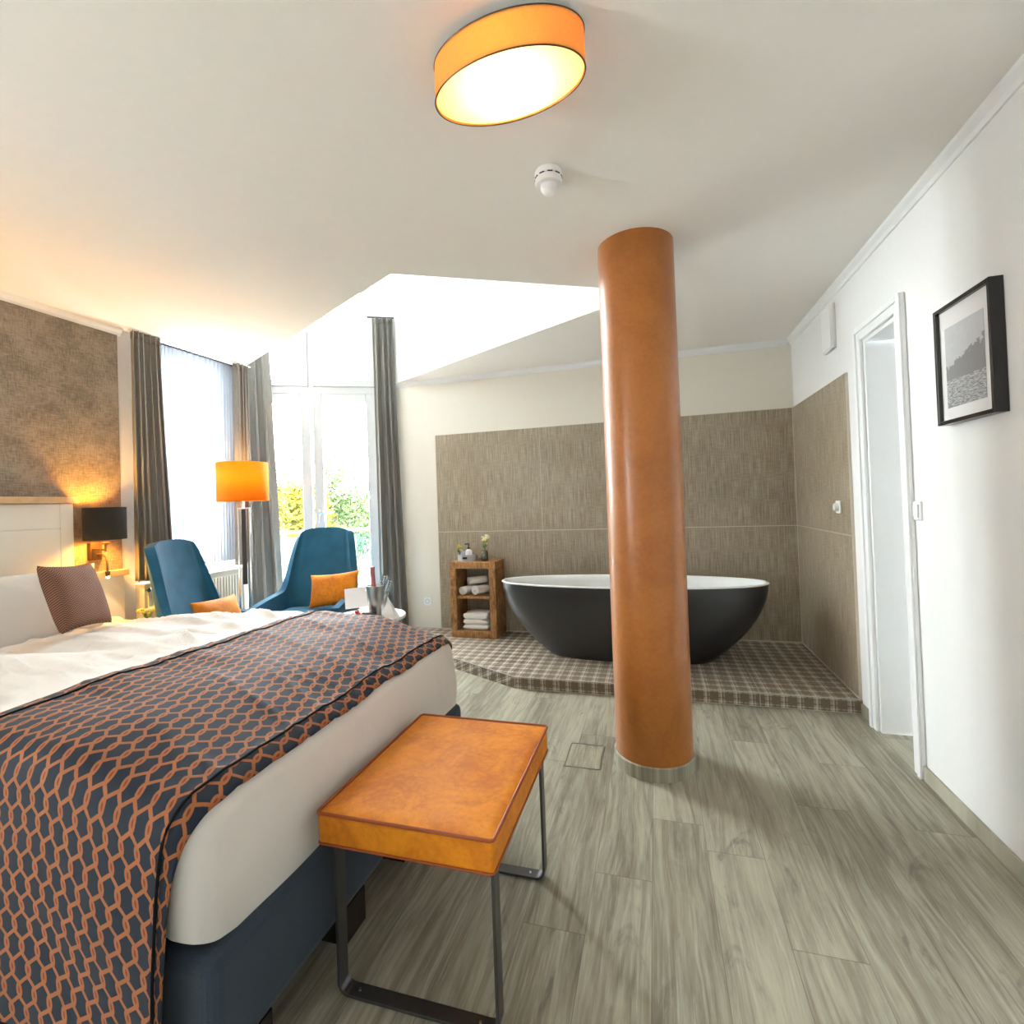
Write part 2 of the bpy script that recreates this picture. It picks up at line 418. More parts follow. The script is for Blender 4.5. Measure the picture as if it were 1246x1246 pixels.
# ------------------------------------------------------------------ mesh helpers
class MB:
    def __init__(s): s.bm = bmesh.new()
    def add(s, verts, faces):
        vs = [s.bm.verts.new(v) for v in verts]
        out = []
        for f in faces:
            try: out.append(s.bm.faces.new([vs[i] for i in f]))
            except ValueError: pass
        return vs
    def box(s, x0, x1, y0, y1, z0, z1, mat=None):
        p = [(x, y, z) for z in (z0, z1) for y in (y0, y1) for x in (x0, x1)]
        if mat is not None: p = [mat @ Vector(q) for q in p]
        s.add(p, [(0, 2, 3, 1), (4, 5, 7, 6), (0, 1, 5, 4), (2, 6, 7, 3), (0, 4, 6, 2), (1, 3, 7, 5)])
        return s
    def bbox(s, s0, s1, o0, o1, z0, z1):          # box in the bay's own frame
        p = [bay(a, o, z) for z in (z0, z1) for o in (o0, o1) for a in (s0, s1)]
        s.add(p, [(0, 2, 3, 1), (4, 5, 7, 6), (0, 1, 5, 4), (2, 6, 7, 3), (0, 4, 6, 2), (1, 3, 7, 5)])
        return s
    def prism(s, pts, z0, z1):
        n = len(pts)
        v = [(p[0], p[1], z0) for p in pts] + [(p[0], p[1], z1) for p in pts]
        s.add(v, [tuple(range(n))[::-1], tuple(range(n, 2 * n))] + [(i, (i + 1) % n, n + (i + 1) % n, n + i) for i in range(n)])
        return s
    def lathe(s, prof, seg=40, c=(0, 0), sx=1, sy=1, closed=True, mat=None):
        vs = []
        for r, z in prof:
            for i in range(seg):
                a = 2 * PI * i / seg
                q = Vector((c[0] + r * sx * math.cos(a), c[1] + r * sy * math.sin(a), z))
                vs.append(mat @ q if mat is not None else q)
        fs = []
        for j in range(len(prof) - 1):
            for i in range(seg):
                k = (i + 1) % seg
                fs.append((j * seg + i, j * seg + k, (j + 1) * seg + k, (j + 1) * seg + i))
        if closed:
            fs.append(tuple(range(seg))[::-1]); n = len(prof) - 1
            fs.append(tuple(n * seg + i for i in range(seg)))
        s.add(vs, fs); return s
    def tube(s, pts, r, seg=10, close=False):
        pts = [Vector(p) for p in pts]; n = len(pts); vs = []
        for i, p in enumerate(pts):
            a = pts[(i - 1) % n] if (i or close) else p; b = pts[(i + 1) % n] if (i < n - 1 or close) else p
            t = (b - a).normalized()
            up = Vector((0, 0, 1)) if abs(t.z) < .9 else Vector((1, 0, 0))
            e1 = t.cross(up).normalized(); e2 = t.cross(e1).normalized()
            rr = r[i] if isinstance(r, (list, tuple)) else r
            for k in range(seg):
                q = 2 * PI * k / seg
                vs.append(p + e1 * rr * math.cos(q) + e2 * rr * math.sin(q))
        fs = []
        for i in range(n if close else n - 1):
            j = (i + 1) % n
            for k in range(seg):
                l = (k + 1) % seg
                fs.append((i * seg + k, j * seg + k, j * seg + l, i * seg + l))
        if not close:
            fs.append(tuple(range(seg))); fs.append(tuple((n - 1) * seg + k for k in range(seg))[::-1])
        s.add(vs, fs); return s
    def strip(s, path, w_axis, width, th):
        """flat bar following path, width along w_axis"""
        path = [Vector(p) for p in path]; w_ = Vector(w_axis).normalized() * width / 2; vs = []; n = len(path)
        for i, p in enumerate(path):
            a = path[max(0, i - 1)]; b = path[min(n - 1, i + 1)]
            t = (b - a).normalized(); nn = t.cross(w_).normalized() * th / 2
            vs += [p - w_ - nn, p + w_ - nn, p + w_ + nn, p - w_ + nn]
        fs = [(0, 1, 2, 3), tuple((n - 1) * 4 + k for k in (3, 2, 1, 0))]
        for i in range(n - 1):
            for k in range(4):
                l = (k + 1) % 4; fs.append((i * 4 + k, (i + 1) * 4 + k, (i + 1) * 4 + l, i * 4 + l))
        s.add(vs, fs); return s
    def grid(s, fn, nu, nv, uv=None):
        vs = [s.bm.verts.new(fn(i / (nu - 1), j / (nv - 1))) for j in range(nv) for i in range(nu)]
        lay = s.bm.loops.layers.uv.verify() if uv else None
        for j in range(nv - 1):
            for i in range(nu - 1):
                idx = [(i, j), (i + 1, j), (i + 1, j + 1), (i, j + 1)]
                f = s.bm.faces.new([vs[b * nu + a] for a, b in idx])
                if uv:
                    for lp, (a, b) in zip(f.loops, idx): lp[lay].uv = uv(a / (nu - 1), b / (nv - 1))
        return s
    def ico(s, c, r, sub=2, sc=(1, 1, 1), mat=None):
        mm = Matrix.Translation(Vector(c)) @ (mat or Matrix.Identity(4)) @ Matrix.Diagonal((*[r * k for k in sc], 1))
        bmesh.ops.create_icosphere(s.bm, subdivisions=sub, radius=1, matrix=mm); return s
    def build(s, name, mat, parent=None, smooth=False, bevel=0, solid=0, sub=0, seg=2, loc=None, rz=0, off=0, angle=40):
        bmesh.ops.recalc_face_normals(s.bm, faces=s.bm.faces)
        me = bpy.data.meshes.new(name); s.bm.to_mesh(me); s.bm.free()
        o = bpy.data.objects.new(name, me); col.objects.link(o)
        me.materials.append(mat)
        if smooth:
            for p in me.polygons: p.use_smooth = True
            try: me.set_sharp_from_angle(angle=R(angle))
            except Exception: pass
        if solid:
            q = o.modifiers.new('s', 'SOLIDIFY'); q.thickness = solid; q.offset = off
        if bevel:
            q = o.modifiers.new('b', 'BEVEL'); q.width = bevel; q.segments = seg; q.limit_method = 'ANGLE'; q.angle_limit = R(35)
            q.harden_normals = False
        if sub:
            q = o.modifiers.new('u', 'SUBSURF'); q.levels = sub; q.render_levels = sub
        if loc is not None: o.location = loc
        o.rotation_euler.z = rz
        if parent is not None: o.parent = parent
        return o

def tag(o, label, cat, group=None):
    o['label'] = label; o['category'] = cat
    if group: o['group'] = group
    return o
def thing(name, label, cat, loc=(0, 0, 0), rz=0, group=None):
    o = bpy.data.objects.new(name, None); o.empty_display_size = .1; col.objects.link(o)
    o.location = loc; o.rotation_euler.z = rz
    return tag(o, label, cat, group)
def struct(o): o['kind'] = 'structure'; return o
def dup(root, loc, rz, label, group=None):
    def cp(o, par):
        c = o.copy(); col.objects.link(c); c.parent = par
        for ch in kids[o.name]: cp(ch, c)
        return c
    kids = {}
    def walk(o):
        kids[o.name] = list(o.children)
        for ch in o.children: walk(ch)
    walk(root)
    c = cp(root, None); c.location = loc; c.rotation_euler.z = rz; c['label'] = label
    if group: c['group'] = group
    return c

# ------------------------------------------------------------------ floor
fl = [(XL - .25, YN - .2), (XR + .25, YN - .2), (XR + .25, YB + .25), (-2.35, YB + .25), tuple(bay(1.0, .28).xy), tuple(bay(-1.0, .28).xy), (XL - .25, 3.35)]
struct(MB().prism(fl, -.12, 0).build('floor', M['floor']))
# floor hatch with thin metal frame set in the floor
hx0, hx1, hy0, hy1 = -.455, -.29, 2.33, 2.56
# ceiling with the bay's opening cut in it
A = Vector((-1.27, 2.281)); B = Vector((.015, 2.998)); Cc = Vector((-2.40, 4.336)); D0 = Vector((-3.28, 3.352)); DL = Vector((-3.795, 3.624))
mb = MB(); xl_, xr_, yn_, yb_ = XL - .25, XR + .25, YN - .2, YB + .25
for pc in ([(xl_, yn_), (xr_, yn_), (xr_, A.y), (A.x, A.y), (xl_, A.y)], [(xl_, A.y), (A.x, A.y), (D0.x, D0.y), (xl_, 3.372)],
           [(A.x, A.y), (xr_, A.y), (xr_, B.y), (B.x, B.y)], [(B.x, B.y), (xr_, B.y), (xr_, yb_), (-2.33, yb_), (-2.395, YB), (Cc.x, Cc.y)]):
    mb.prism(pc, ZC, ZC + .22)
struct(mb.build('ceiling', M['ceiling_paint']))

# ------------------------------------------------------------------ walls
def side_prism(a, b, th, z0, z1, m_=None, mb=None):
    a = Vector(a); b = Vector(b); d = (b - a).normalized(); n = Vector((-d.y, d.x)) * th
    mb = mb or MB()
    mb.prism([a, b, b + n, a + n], z0, z1); return mb
# left wall with window opening, plus the opening of the added fill window
wy0, wy1, wz0, wz1 = 2.46, 3.235, .845, 2.44
mb = MB()
for y0, y1, z0, z1 in ((YN, -1.28, 0, ZC), (-.52, wy0, 0, ZC), (-1.28, -.52, 0, .95), (-1.28, -.52, 2.0, ZC), (wy1, 3.352, 0, ZC), (wy0, wy1, 0, wz0), (wy0, wy1, wz1, ZC)):
    mb.box(XL - .25, XL, y0, y1, z0, z1)
struct(mb.build('wall_left', M['white_paint']))
struct(MB().box(XR, XR + .25, YN, 2.60, 0, ZC).box(XR, XR + .25, 2.99, YB + .25, 0, ZC).box(XR, XR + .25, 2.60, 2.99, 2.035, ZC).build('wall_right', M['white_paint']))
struct(MB().box(-2.395, XR, YB, YB + .25, 0, ZC).build('wall_back', M['cream_paint']))
struct(MB().box(XL - .25, XR + .25, YN - .2, YN, 0, ZC).build('wall_near', M['white_paint']))
w2 = bpy.data.objects.new('fill_window', None); col.objects.link(w2); w2.location = (XL - .12, -.9, .95); struct(w2)  # unseen window near the camera, added to fill the room with daylight
mb = MB().box(-.03, .03, -.38, -.32, 0, 1.05).box(-.03, .03, .32, .38, 0, 1.05).box(-.03, .03, -.32, .32, 0, .06).box(-.03, .03, -.32, .32, .99, 1.05)
mb.build('window_frame', M['pvc'], w2, bevel=.004)
MB().box(-.004, .004, -.32, .32, .06, .99).build('pane', M['pane'], w2)
ZD = 3.95
struct(side_prism(D0, DL, .25, 0, ZD).build('wall_bay_left', M['white_paint']))
# bay wall with arched opening
HW, CS, SPR = .66, -.02, 3.13
mb = MB()
# left pier and right pier
mb.bbox(-.80, CS - HW, 0, .30, 0, ZD)
mb.bbox(CS + HW, .803, 0, .30, 0, ZD)
na = 28
prev = None
for i in range(na):
    t0 = PI - PI * i / na; t1 = PI - PI * (i + 1) / na
    s0, z0 = CS + HW * math.cos(t0), SPR + HW * math.sin(t0); s1, z1 = CS + HW * math.cos(t1), SPR + HW * math.sin(t1)
    vv = []
    for o_ in (0, .30): vv += [bay(s0, o_, z0), bay(s1, o_, z1), bay(s1, o_, ZD), bay(s0, o_, ZD)]
    mb.add(vv, [(0, 1, 2, 3), (7, 6, 5, 4), (0, 4, 5, 1), (3, 2, 6, 7)])
struct(mb.build('wall_bay', M['white_paint']))
# dormer sides above the ceiling + roof
def rise(a, b, name, th=-.15, z0=ZC):
    struct(side_prism(a, b, th, z0, ZD).build(name, M['white_paint']))
rise(D0, A, 'wall_dormer_left', -.15, ZC + .221)
rise(A, B, 'wall_dormer_near', -.15, ZC + .221)
rise(B, Cc, 'wall_dormer_right', -.15, ZC + .221)
pts = [A, B, Cc, Vector((-2.35, 4.5)), bay(.80, .3).xy, bay(-.80, .3).xy, DL, D0]
cen = sum((Vector(p) for p in pts), Vector((0, 0))) / len(pts)
struct(MB().prism([cen + (Vector(p) - cen) * 1.12 for p in pts], ZD, ZD + .1).build('ceiling_dormer', M['white_paint']))

# accent wallpaper panel on the left wall
struct(MB().box(XL, XL + .012, -.45, 2.335, 0, ZC - .045).build('trim_1', M['wallpaper']))
# crown mouldings
def crown(a, b, name):
    a = Vector(a); b = Vector(b); d = (b - a).normalized(); n = Vector((-d.y, d.x))
    mb = MB(); prof = [(0, 0), (.035, 0), (.03, -.012), (.014, -.028), (.008, -.045), (0, -.045)]
    vs = []
    for p in (a, b):
        for o_, z in prof: q = p + n * o_; vs.append((q.x, q.y, ZC + z))
    k = len(prof)
    mb.add(vs, [tuple(range(k)), tuple(range(k, 2 * k))[::-1]] + [(i, (i + 1) % k, k + (i + 1) % k, k + i) for i in range(k)])
    struct(mb.build(name, M['gloss_white']))
crown((XR, YN), (XR, YB), 'trim_2')
crown((XR - .03, YB), (-2.39, YB), 'trim_3')
crown((XL, 2.36), (XL, YN), 'trim_4')
# baseboards
struct(MB().box(XR - .012, XR, YN, 2.528, 0, .062).build('baseboard_right', M['floor'], bevel=.002))
struct(MB().box(XR - .012, XR, 3.06, 3.204, 0, .062).build('baseboard_right_far', M['floor'], bevel=.002))
# wall tiles
tb = MB().box(-1.99, XR - .012, YB - .012, YB, ZP, 1.915)
struct(tb.build('trim_5', M['tile_linen']))
mb = MB()
for zz in (.995,): mb.box(-1.99, XR - .012, YB - .0135, YB - .012, zz - .0025, zz + .0025)
for xx in (-.975, .05): mb.box(xx - .0012, xx + .0012, YB - .0132, YB - .012, ZP, 1.915)
mb.box(-1.99, XR - .012, YB - .0135, YB - .0, 1.915, 1.918); mb.box(-1.994, -1.99, YB - .0135, YB, ZP, 1.918)
mb.box(-1.99, XR - .012, YB - .016, YB - .012, ZP, ZP + .007)
struct(mb.build('trim_6', M['grout']))
struct(MB().box(XR - .012, XR, 3.215, YB - .012, ZP, 1.915).build('trim_7', M['tile_linen_r']))
mb = MB().box(XR - .0135, XR - .012, 3.215, YB - .012, .9925, .9975)
mb.box(XR - .014, XR - .0, 3.211, 3.215, ZP, 1.918).box(XR - .014, XR, 3.215, YB - .012, 1.915, 1.918)
mb.box(XR - .016, XR - .012, YB - .016, YB - .012, ZP, 1.915).box(XR - .016, XR - .012, 3.215, YB - .012, ZP, ZP + .007)
struct(mb.build('trim_8', M['grout']))
# tiled platform
plat = [(-.95, 3.206), (XR, 3.206), (XR, YB), (-2.39, YB), (-2.39, 3.975)]
o = struct(MB().prism(plat, 0, ZP).build('floor_platform', M['tartan'], bevel=.002))
mb = MB()
mb.tube([(-.95, 3.205, ZP - .001), (XR - .001, 3.205, ZP - .001)], .003, 6).tube([(-.95, 3.205, ZP - .001), (-2.39, 3.974, ZP - .001)], .003, 6)
struct(mb.build('trim_9', M['brushed_steel']))

# ------------------------------------------------------------------ window (left, behind the sheer)
wn_ = bpy.data.objects.new('window_1', None); col.objects.link(wn_); wn_.location = (XL - .12, (wy0 + wy1) / 2, wz0); struct(wn_)
def wbox(mb, y0, y1, z0, z1, t=.06):
    return mb.box(-t / 2, t / 2, y0 - (wy0 + wy1) / 2, y1 - (wy0 + wy1) / 2, z0 - wz0, z1 - wz0)
mb = MB()
for a in ((wy0, wy0 + .07, wz0, wz1), (wy1 - .07, wy1, wz0, wz1), (wy0 + .07, wy1 - .07, wz0, wz0 + .07), (wy0 + .07, wy1 - .07, wz1 - .07, wz1), (2.82, 2.87, wz0 + .07, wz1 - .07)): wbox(mb, *a)
mb.build('window_frame', M['pvc'], wn_, bevel=.004)
wbox(MB(), wy0 + .07, 2.82, wz0 + .07, wz1 - .07, .008).build('pane', M['pane'], wn_)
wbox(MB(), 2.87, wy1 - .07, wz0 + .07, wz1 - .07, .008).build('pane', M['pane'], wn_)
MB().box(-.10, .115, wy0 - 2.8475 + .002, wy1 - 2.8475 - .002, -.0, .018).build('window_sill', M['gloss_white'], wn_, bevel=.004)

# ------------------------------------------------------------------ balcony door with upper lights and arch
dr = bpy.data.objects.new('door_1', None); col.objects.link(dr); dr.location = bay(CS, .12, 0)
dr.rotation_euler.z = math.atan2(W.y, W.x); struct(dr)
def db(mb, s0, s1, z0, z1, t0=-.035, t1=.035): return mb.box(s0, s1, t0, t1, z0, z1)
mb = MB()
db(mb, -HW + .004, -HW + .065, .0, SPR); db(mb, HW - .065, HW - .004, .0, SPR)
db(mb, -HW + .065, HW - .065, 2.97, 3.13); db(mb, -HW + .065, HW - .065, 2.375, 2.44); db(mb, -HW + .065, HW - .065, .0, .05)
db(mb, -.022, .022, 2.44, 2.97)
mb.build('door_frame', M['pvc'], dr, bevel=.003)
# arched fanlight frame
mb = MB(); vs = []; fs = []
K = 32
for i in range(K + 1):
    t = PI * i / K
    for rr, yy in ((.54, -.03), (.54, .03), (HW - .004, .03), (HW - .004, -.03)):
        vs.append((rr * math.cos(t), yy, SPR + rr * math.sin(t)))
for i in range(K):
    for k in range(4):
        l = (k + 1) % 4; fs.append((i * 4 + k, (i + 1) * 4 + k, (i + 1) * 4 + l, i * 4 + l))
mb.add(vs, fs); mb.build('arched_frame', M['pvc'], dr, smooth=True)
mb = MB(); ring = [(.54 * math.cos(PI * i / K), SPR + .54 * math.sin(PI * i / K)) for i in range(K + 1)]
vs = [(a, -.004, z) for a, z in ring] + [(a, .004, z) for a, z in ring]; n_ = K + 1
mb.add(vs, [tuple(range(n_)), tuple(range(n_, 2 * n_))[::-1]]); mb.build('arched_pane', M['pane'], dr)
def sash(x0, x1, z0, z1, w_, name, handle=None):
    mb = MB()
    db(mb, x0, x0 + w_, z0, z1, -.05, .02); db(mb, x1 - w_, x1, z0, z1, -.05, .02)
    db(mb, x0 + w_, x1 - w_, z0, z0 + (w_ if z0 > 1 else .2), -.05, .02); db(mb, x0 + w_, x1 - w_, z1 - w_, z1, -.05, .02)
    s_ = mb.build(name, M['pvc'], dr, bevel=.005)
    db(MB(), x0 + w_, x1 - w_, z0 + (w_ if z0 > 1 else .2), z1 - w_, -.012, -.004).build('pane', M['pane'], s_)
    if handle:
        hb = MB(); db(hb, handle - .013, handle + .013, 1.12, 1.26, -.058, -.05)
        hb.tube([(handle, -.05, 1.215), (handle, -.095, 1.215), (handle + .11, -.095, 1.215)], .008, 8)
        hb.build('handle', M['chrome'], s_, smooth=True)
sash(-.595, -.012, .05, 2.372, .085, 'door_leaf'); sash(.012, .595, .05, 2.372, .085, 'door_leaf', .05)
sash(-.595, -.024, 2.442, 2.968, .065, 'window_sash'); sash(.024, .595, 2.442, 2.968, .065, 'window_sash')

# ------------------------------------------------------------------ outside: balcony, lawn, trees
bl = thing('balcony', 'narrow balcony with glazed railing outside the glass door', 'balcony', bay(CS, .32, 0), math.atan2(W.y, W.x))
MB().box(-1.2, 1.2, .0, 1.1, -.16, -.02).build('slab', M['balcony'], bl, bevel=.01)
MB().tube([(-1.2, 1.06, .99), (1.2, 1.06, .99)], .018, 10).build('rail', M['pvc'], bl, smooth=True)
for k in range(5):
    xx = -1.17 + k * .585
    MB().box(xx - .015, xx + .015, 1.045, 1.075, -.02, .975).build('post', M['pvc'], bl)
for k in range(4):
    xx = -1.17 + k * .585
    MB().box(xx + .03, xx + .555, 1.056, 1.064, .06, .93).build('glass_panel', M['railglass'], bl)
tag(MB().prism([(-22, 2), (-4.5, 6.5), (-2, 24), (-22, 30)], -3.3, -3.2).build('lawn', M['grass']), 'lawn below the balcony under the trees', 'lawn')
def tree(x, y, ztop, rad, lm, label, n=6500):
    t = thing('tree', label, 'tree', (x, y, -3.2), 0, None)
    zc = ztop + 3.2 - rad
    lean = rnd.uniform(-.2, .2)
    MB().tube([(0, 0, 0), (lean * .4, .05, zc * .4), (lean, 0, zc)], [.16, .12, .05], 8).build('trunk', M['trunk'], t, smooth=True)
    mb = MB(); cl = []
    for k in range(26):
        a, b_, r_ = rnd.uniform(0, 2 * PI), rnd.uniform(-.9, 1), rnd.uniform(.3, .85) * rad
        c_ = math.sqrt(1 - b_ * b_)
        cl.append((Vector((lean + r_ * c_ * math.cos(a), r_ * c_ * math.sin(a), zc + r_ * b_ * 1.0)), rad * rnd.uniform(.26, .45)))
    for k in range(n):
        c0, r_ = rnd.choice(cl)
        d = Vector((rnd.gauss(0, 1), rnd.gauss(0, 1), rnd.gauss(0, 1))).normalized()
        p = c0 + d * r_ * rnd.uniform(.6, 1.0)
        e1 = Vector((rnd.gauss(0, 1), rnd.gauss(0, 1), rnd.gauss(0, 1))).normalized(); e2 = e1.cross(d + Vector((.01, 0, 0))).normalized()
        L = rnd.uniform(.035, .065)
        mb.add([p - e1 * L, p + e2 * L * .5, p + e1 * L, p - e2 * L * .5], [(0, 1, 2, 3)])
    mb.build('foliage', lm, t)
def along(px, depth):
    d = _f + _r2 * ((px - PPX) / F); return d.x * depth, d.y * depth
for px, dep, zt, rad, lm, lb in ((350, 8.0, 2.1, 1.15, 'leaf_yellow', 'yellow green sunlit tree seen through the left door leaf'),
                                 (405, 11.2, 2.45, 1.35, 'leaf_green', 'full green tree seen through the right door leaf'),
                                 (360, 14.8, 2.9, 1.5, 'leaf_green', 'darker green tree behind the yellow one in the door'),
                                 (432, 18.5, 2.2, 1.7, 'leaf_green', 'pale distant tree at the right edge of the door glass')):
    x, y = along(px, dep); tree(x, y, zt, rad, M[lm], lb)

# ------------------------------------------------------------------ right wall door, switches, picture
d2 = bpy.data.objects.new('door_2', None); col.objects.link(d2); d2.location = (XR, 2.795, 0); struct(d2)
mb = MB()
mb.box(-.018, 0, -.265, -.195, 0, 2.105).box(-.018, 0, .195, .262, 0, 2.105).box(-.018, 0, -.195, .195, 2.035, 2.105)
mb.box(-.026, -.018, -.265, -.235, 0, 2.105).box(-.026, -.018, .232, .262, 0, 2.105).box(-.026, -.018, -.235, .232, 2.075, 2.105)
mb.build('casing', M['gloss_white'], d2, bevel=.004)
MB().box(0, .2, -.195, -.175, 0, 2.035).box(0, .2, .175, .195, 0, 2.035).box(0, .2, -.175, .175, 2.015, 2.035).build('jamb', M['gloss_white'], d2, bevel=.002)
MB().box(.155, .195, -.168, .168, .008, 2.008).build('door_leaf', M['gloss_white'], d2, bevel=.003)

pf = thing('picture_frame', 'black framed monochrome photograph of lakeside trees on the right wall', 'picture frame', (XR, 2.072, 1.48))
y0, y1, z0, z1 = -.163, .163, 0, .428
def frame(mb, x0, x1, y0, y1, z0, z1, w_):
    mb.box(x0, x1, y0, y0 + w_, z0, z1).box(x0, x1, y1 - w_, y1, z0, z1).box(x0, x1, y0 + w_, y1 - w_, z0, z0 + w_).box(x0, x1, y0 + w_, y1 - w_, z1 - w_, z1); return mb
frame(MB(), -.04, -.001, y0, y1, z0, z1, .014).build('frame', M['black_frame'], pf, bevel=.0015)
MB().box(-.026, -.02, y0 + .014, y1 - .014, z0 + .014, z1 - .014).build('mat_board', M['paper'], pf)
mb = MB(); mb.grid(lambda u, v: Vector((-.0275, .115 - .222 * u, .058 + .29 * v)), 2, 2, uv=lambda u, v: (u, v))
mb.build('print', M['art'], pf, solid=.001)
# gap filler between door casing and switch
sw = thing('light_switch', 'white rocker light switch beside the doorway casing', 'light switch', (XR, 2.495, 1.155))
MB().box(-.009, 0, -.03, .03, -.04, .04).build('plate', M['plastic'], sw, bevel=.003)
MB().box(-.016, -.009, -.02, .02, -.027, .027).build('rocker', M['plastic'], sw, bevel=.003)
sw = thing('light_switch', 'white rounded switch on the grey tiles of the right wall', 'light switch', (XR - .012, 3.40, 1.155))
MB().box(-.009, 0, -.038, .038, -.038, .038).build('plate', M['plastic'], sw, bevel=.004)
MB().lathe([(.026, 0), (.026, .012), (.02, .02)], 28, mat=Matrix.Rotation(-PI / 2, 4, 'Y') @ Matrix.Translation((0, 0, .009))).build('dial', M['plastic'], sw, smooth=True)
bx = thing('ventilation_cover', 'white rectangular cover high on the right wall above the tiles', 'wall cover', (XR, 3.445, 2.24))
MB().box(-.022, 0, -.085, .085, -.135, .135).build('housing', M['plastic'], bx, bevel=.005)
MB().box(-.03, -.022, -.078, .078, -.128, .128).build('front_plate', M['plastic'], bx, bevel=.003)
so_ = thing('wall_socket', 'white power socket low on the cream wall beside the curtain', 'socket', (-2.13, YB, .335))
MB().box(-.04, .04, -.01, 0, -.04, .04).build('plate', M['plastic'], so_, bevel=.004)
MB().lathe([(.021, 0), (.021, .004), (.018, .004), (.017, -.004)], 24, mat=Matrix.Rotation(PI / 2, 4, 'X') @ Matrix.Translation((0, 0, .008))).build('socket_well', M['greybox'], so_, smooth=True)

# floor hatch
ht = thing('floor_hatch', 'small access hatch with a thin metal rim in the wood floor', 'floor hatch', (-.375, 2.43, 0))
mb = MB(); w_ = .004
for a in ((-.085, .085, -.115, -.115 + w_), (-.085, .085, .115 - w_, .115), (-.085, -.085 + w_, -.115, .115), (.085 - w_, .085, -.115, .115)): mb.box(*a, 0, .0025)
mb.build('metal_rim', M['brushed_steel'], ht)
MB().box(-.08, .08, -.11, .11, 0, .0012).build('cover', M['floor'], ht)

# ------------------------------------------------------------------ column
CX, CY, CR = -.048, 2.448, .177
c_ = thing('column', 'round column wrapped in tan leather look plaster in front of the bathtub', 'column', (CX, CY, 0))
MB().lathe([(CR, .0), (CR, ZC - .0)], 96).build('shaft', M['leather'], c_, smooth=True)
MB().lathe([(CR, 0), (CR + .008, 0), (CR + .008, .058), (CR + .004, .062), (CR, .062)], 96, closed=False).build('skirting', M['floor'], c_, smooth=True)

# ------------------------------------------------------------------ bathtub
tb = thing('bathtub', 'oval freestanding bathtub, matt black outside and white inside, on the platform', 'bathtub', (-.228, 3.775, ZP))
def hull(prof, nm, mat_, seg=96):
    vs = []; fs = []
    for hx, hy, z, e in prof:
        for i in range(seg):
            a = 2 * PI * i / seg; c0, s0 = math.cos(a), math.sin(a)
            vs.append((hx * math.copysign(abs(c0) ** e, c0), hy * math.copysign(abs(s0) ** e, s0), z))
    for j in range(len(prof) - 1):
        for i in range(seg):
            k = (i + 1) % seg; fs.append((j * seg + i, j * seg + k, (j + 1) * seg + k, (j + 1) * seg + i))
    return vs, fs
op = []
for t in [i / 16 for i in range(17)]:
    z = .55 * t
    g = (1 - (1 - t) ** 1.9)                      # fast growth low down, steep near the rim
    op.append((.575 + (.955 - .575) * g, .15 + (.30 - .15) * g, z, .92))
vs, fs = hull(op, '', None)
mb = MB(); mb.add(vs, fs + [tuple(range(96))[::-1]])
mb.build('outer_shell', M['tub_out'], tb, smooth=True, angle=60)
ip = [(.955, .300, .55, .92), (.962, .305, .553, .92), (.963, .306, .558, .92), (.957, .300, .562, .92), (.945, .288, .562, .92), (.935, .278, .556, .92)]
for t in [i / 12 for i in range(1, 13)]:
    g = 1 - t ** 2.6
    ip.append((.50 + (.935 - .50) * g, .11 + (.278 - .11) * g, .556 - .46 * t, .92))
vs, fs = hull(ip, '', None)
mb = MB(); mb.add(vs, fs + [tuple((len(ip) - 1) * 96 + i for i in range(96))])
mb.build('inner_basin', M['tub_in'], tb, smooth=True, angle=60)
MB().lathe([(.03, .097), (.03, .1), (.02, .103)], 24).build('drain', M['chrome'], tb, smooth=True)

# ------------------------------------------------------------------ wooden shelf with towels and toiletries
SX0, SX1, SY0, SY1, SZ = -1.775, -1.345, 4.06, 4.325, .745
sh = thing('shelf_cube', 'reclaimed wood open shelf with two compartments beside the bathtub', 'shelf', ((SX0 + SX1) / 2, (SY0 + SY1) / 2, ZP))
hw, hd, H_ = (SX1 - SX0) / 2, (SY1 - SY0) / 2, SZ - ZP
T = .062
MB().box(-hw, hw, -hd, hd, H_ - T, H_).build('top_board', M['reclaimed'], sh, bevel=.006)
MB().box(-hw, hw, -hd, hd, 0, T).build('bottom_board', M['reclaimed'], sh, bevel=.006)
MB().box(-hw, -hw + T, -hd, hd, T + .001, H_ - T - .001).build('side_board', M['reclaimed'], sh, bevel=.006)
MB().box(hw - T, hw, -hd, hd, T + .001, H_ - T - .001).build('side_board', M['reclaimed'], sh, bevel=.006)
MB().box(-hw + T + .001, hw - T - .001, -hd + .01, hd, .34, .365).build('middle_shelf', M['reclaimed'], sh, bevel=.004)
def rolled(loc, rz, r, L, label, grp='rolled towels on the middle shelf'):
    mb = MB(); n_ = 90; prof = []
    for i in range(n_):
        a = i / n_ * 2 * PI * 3.2; rr = r * (.18 + .82 * i / (n_ - 1)); prof.append((rr * math.cos(a), rr * math.sin(a) * .88))
    def fn(u, v):
        k = min(n_ - 1, int(round(u * (n_ - 1)))); x, z = prof[k]
        y = (v - .5) * L; q = 1 + .03 * math.sin(9 * v + 3 * u)
        return Vector((x * q, y, r * .88 + z * q))
    mb.grid(fn, n_, 9)
    o = mb.build('rolled_towel', M['towel'], None, smooth=True, solid=r * .16, loc=loc, rz=rz, off=-.5, angle=80)
    return tag(o, label, 'towel', grp)
zs = ZP + .365
rolled((-1.645, 4.185, zs), R(-20), .046, .17, 'white rolled towel at the lower left of the stack of three on the shelf')
rolled((-1.515, 4.185, zs), R(-35), .050, .17, 'white rolled towel at the lower right of the stack of three on the shelf')
rolled((-1.56, 4.19, zs + .088), R(-50), .042, .17, 'white rolled towel lying on top of the two others')
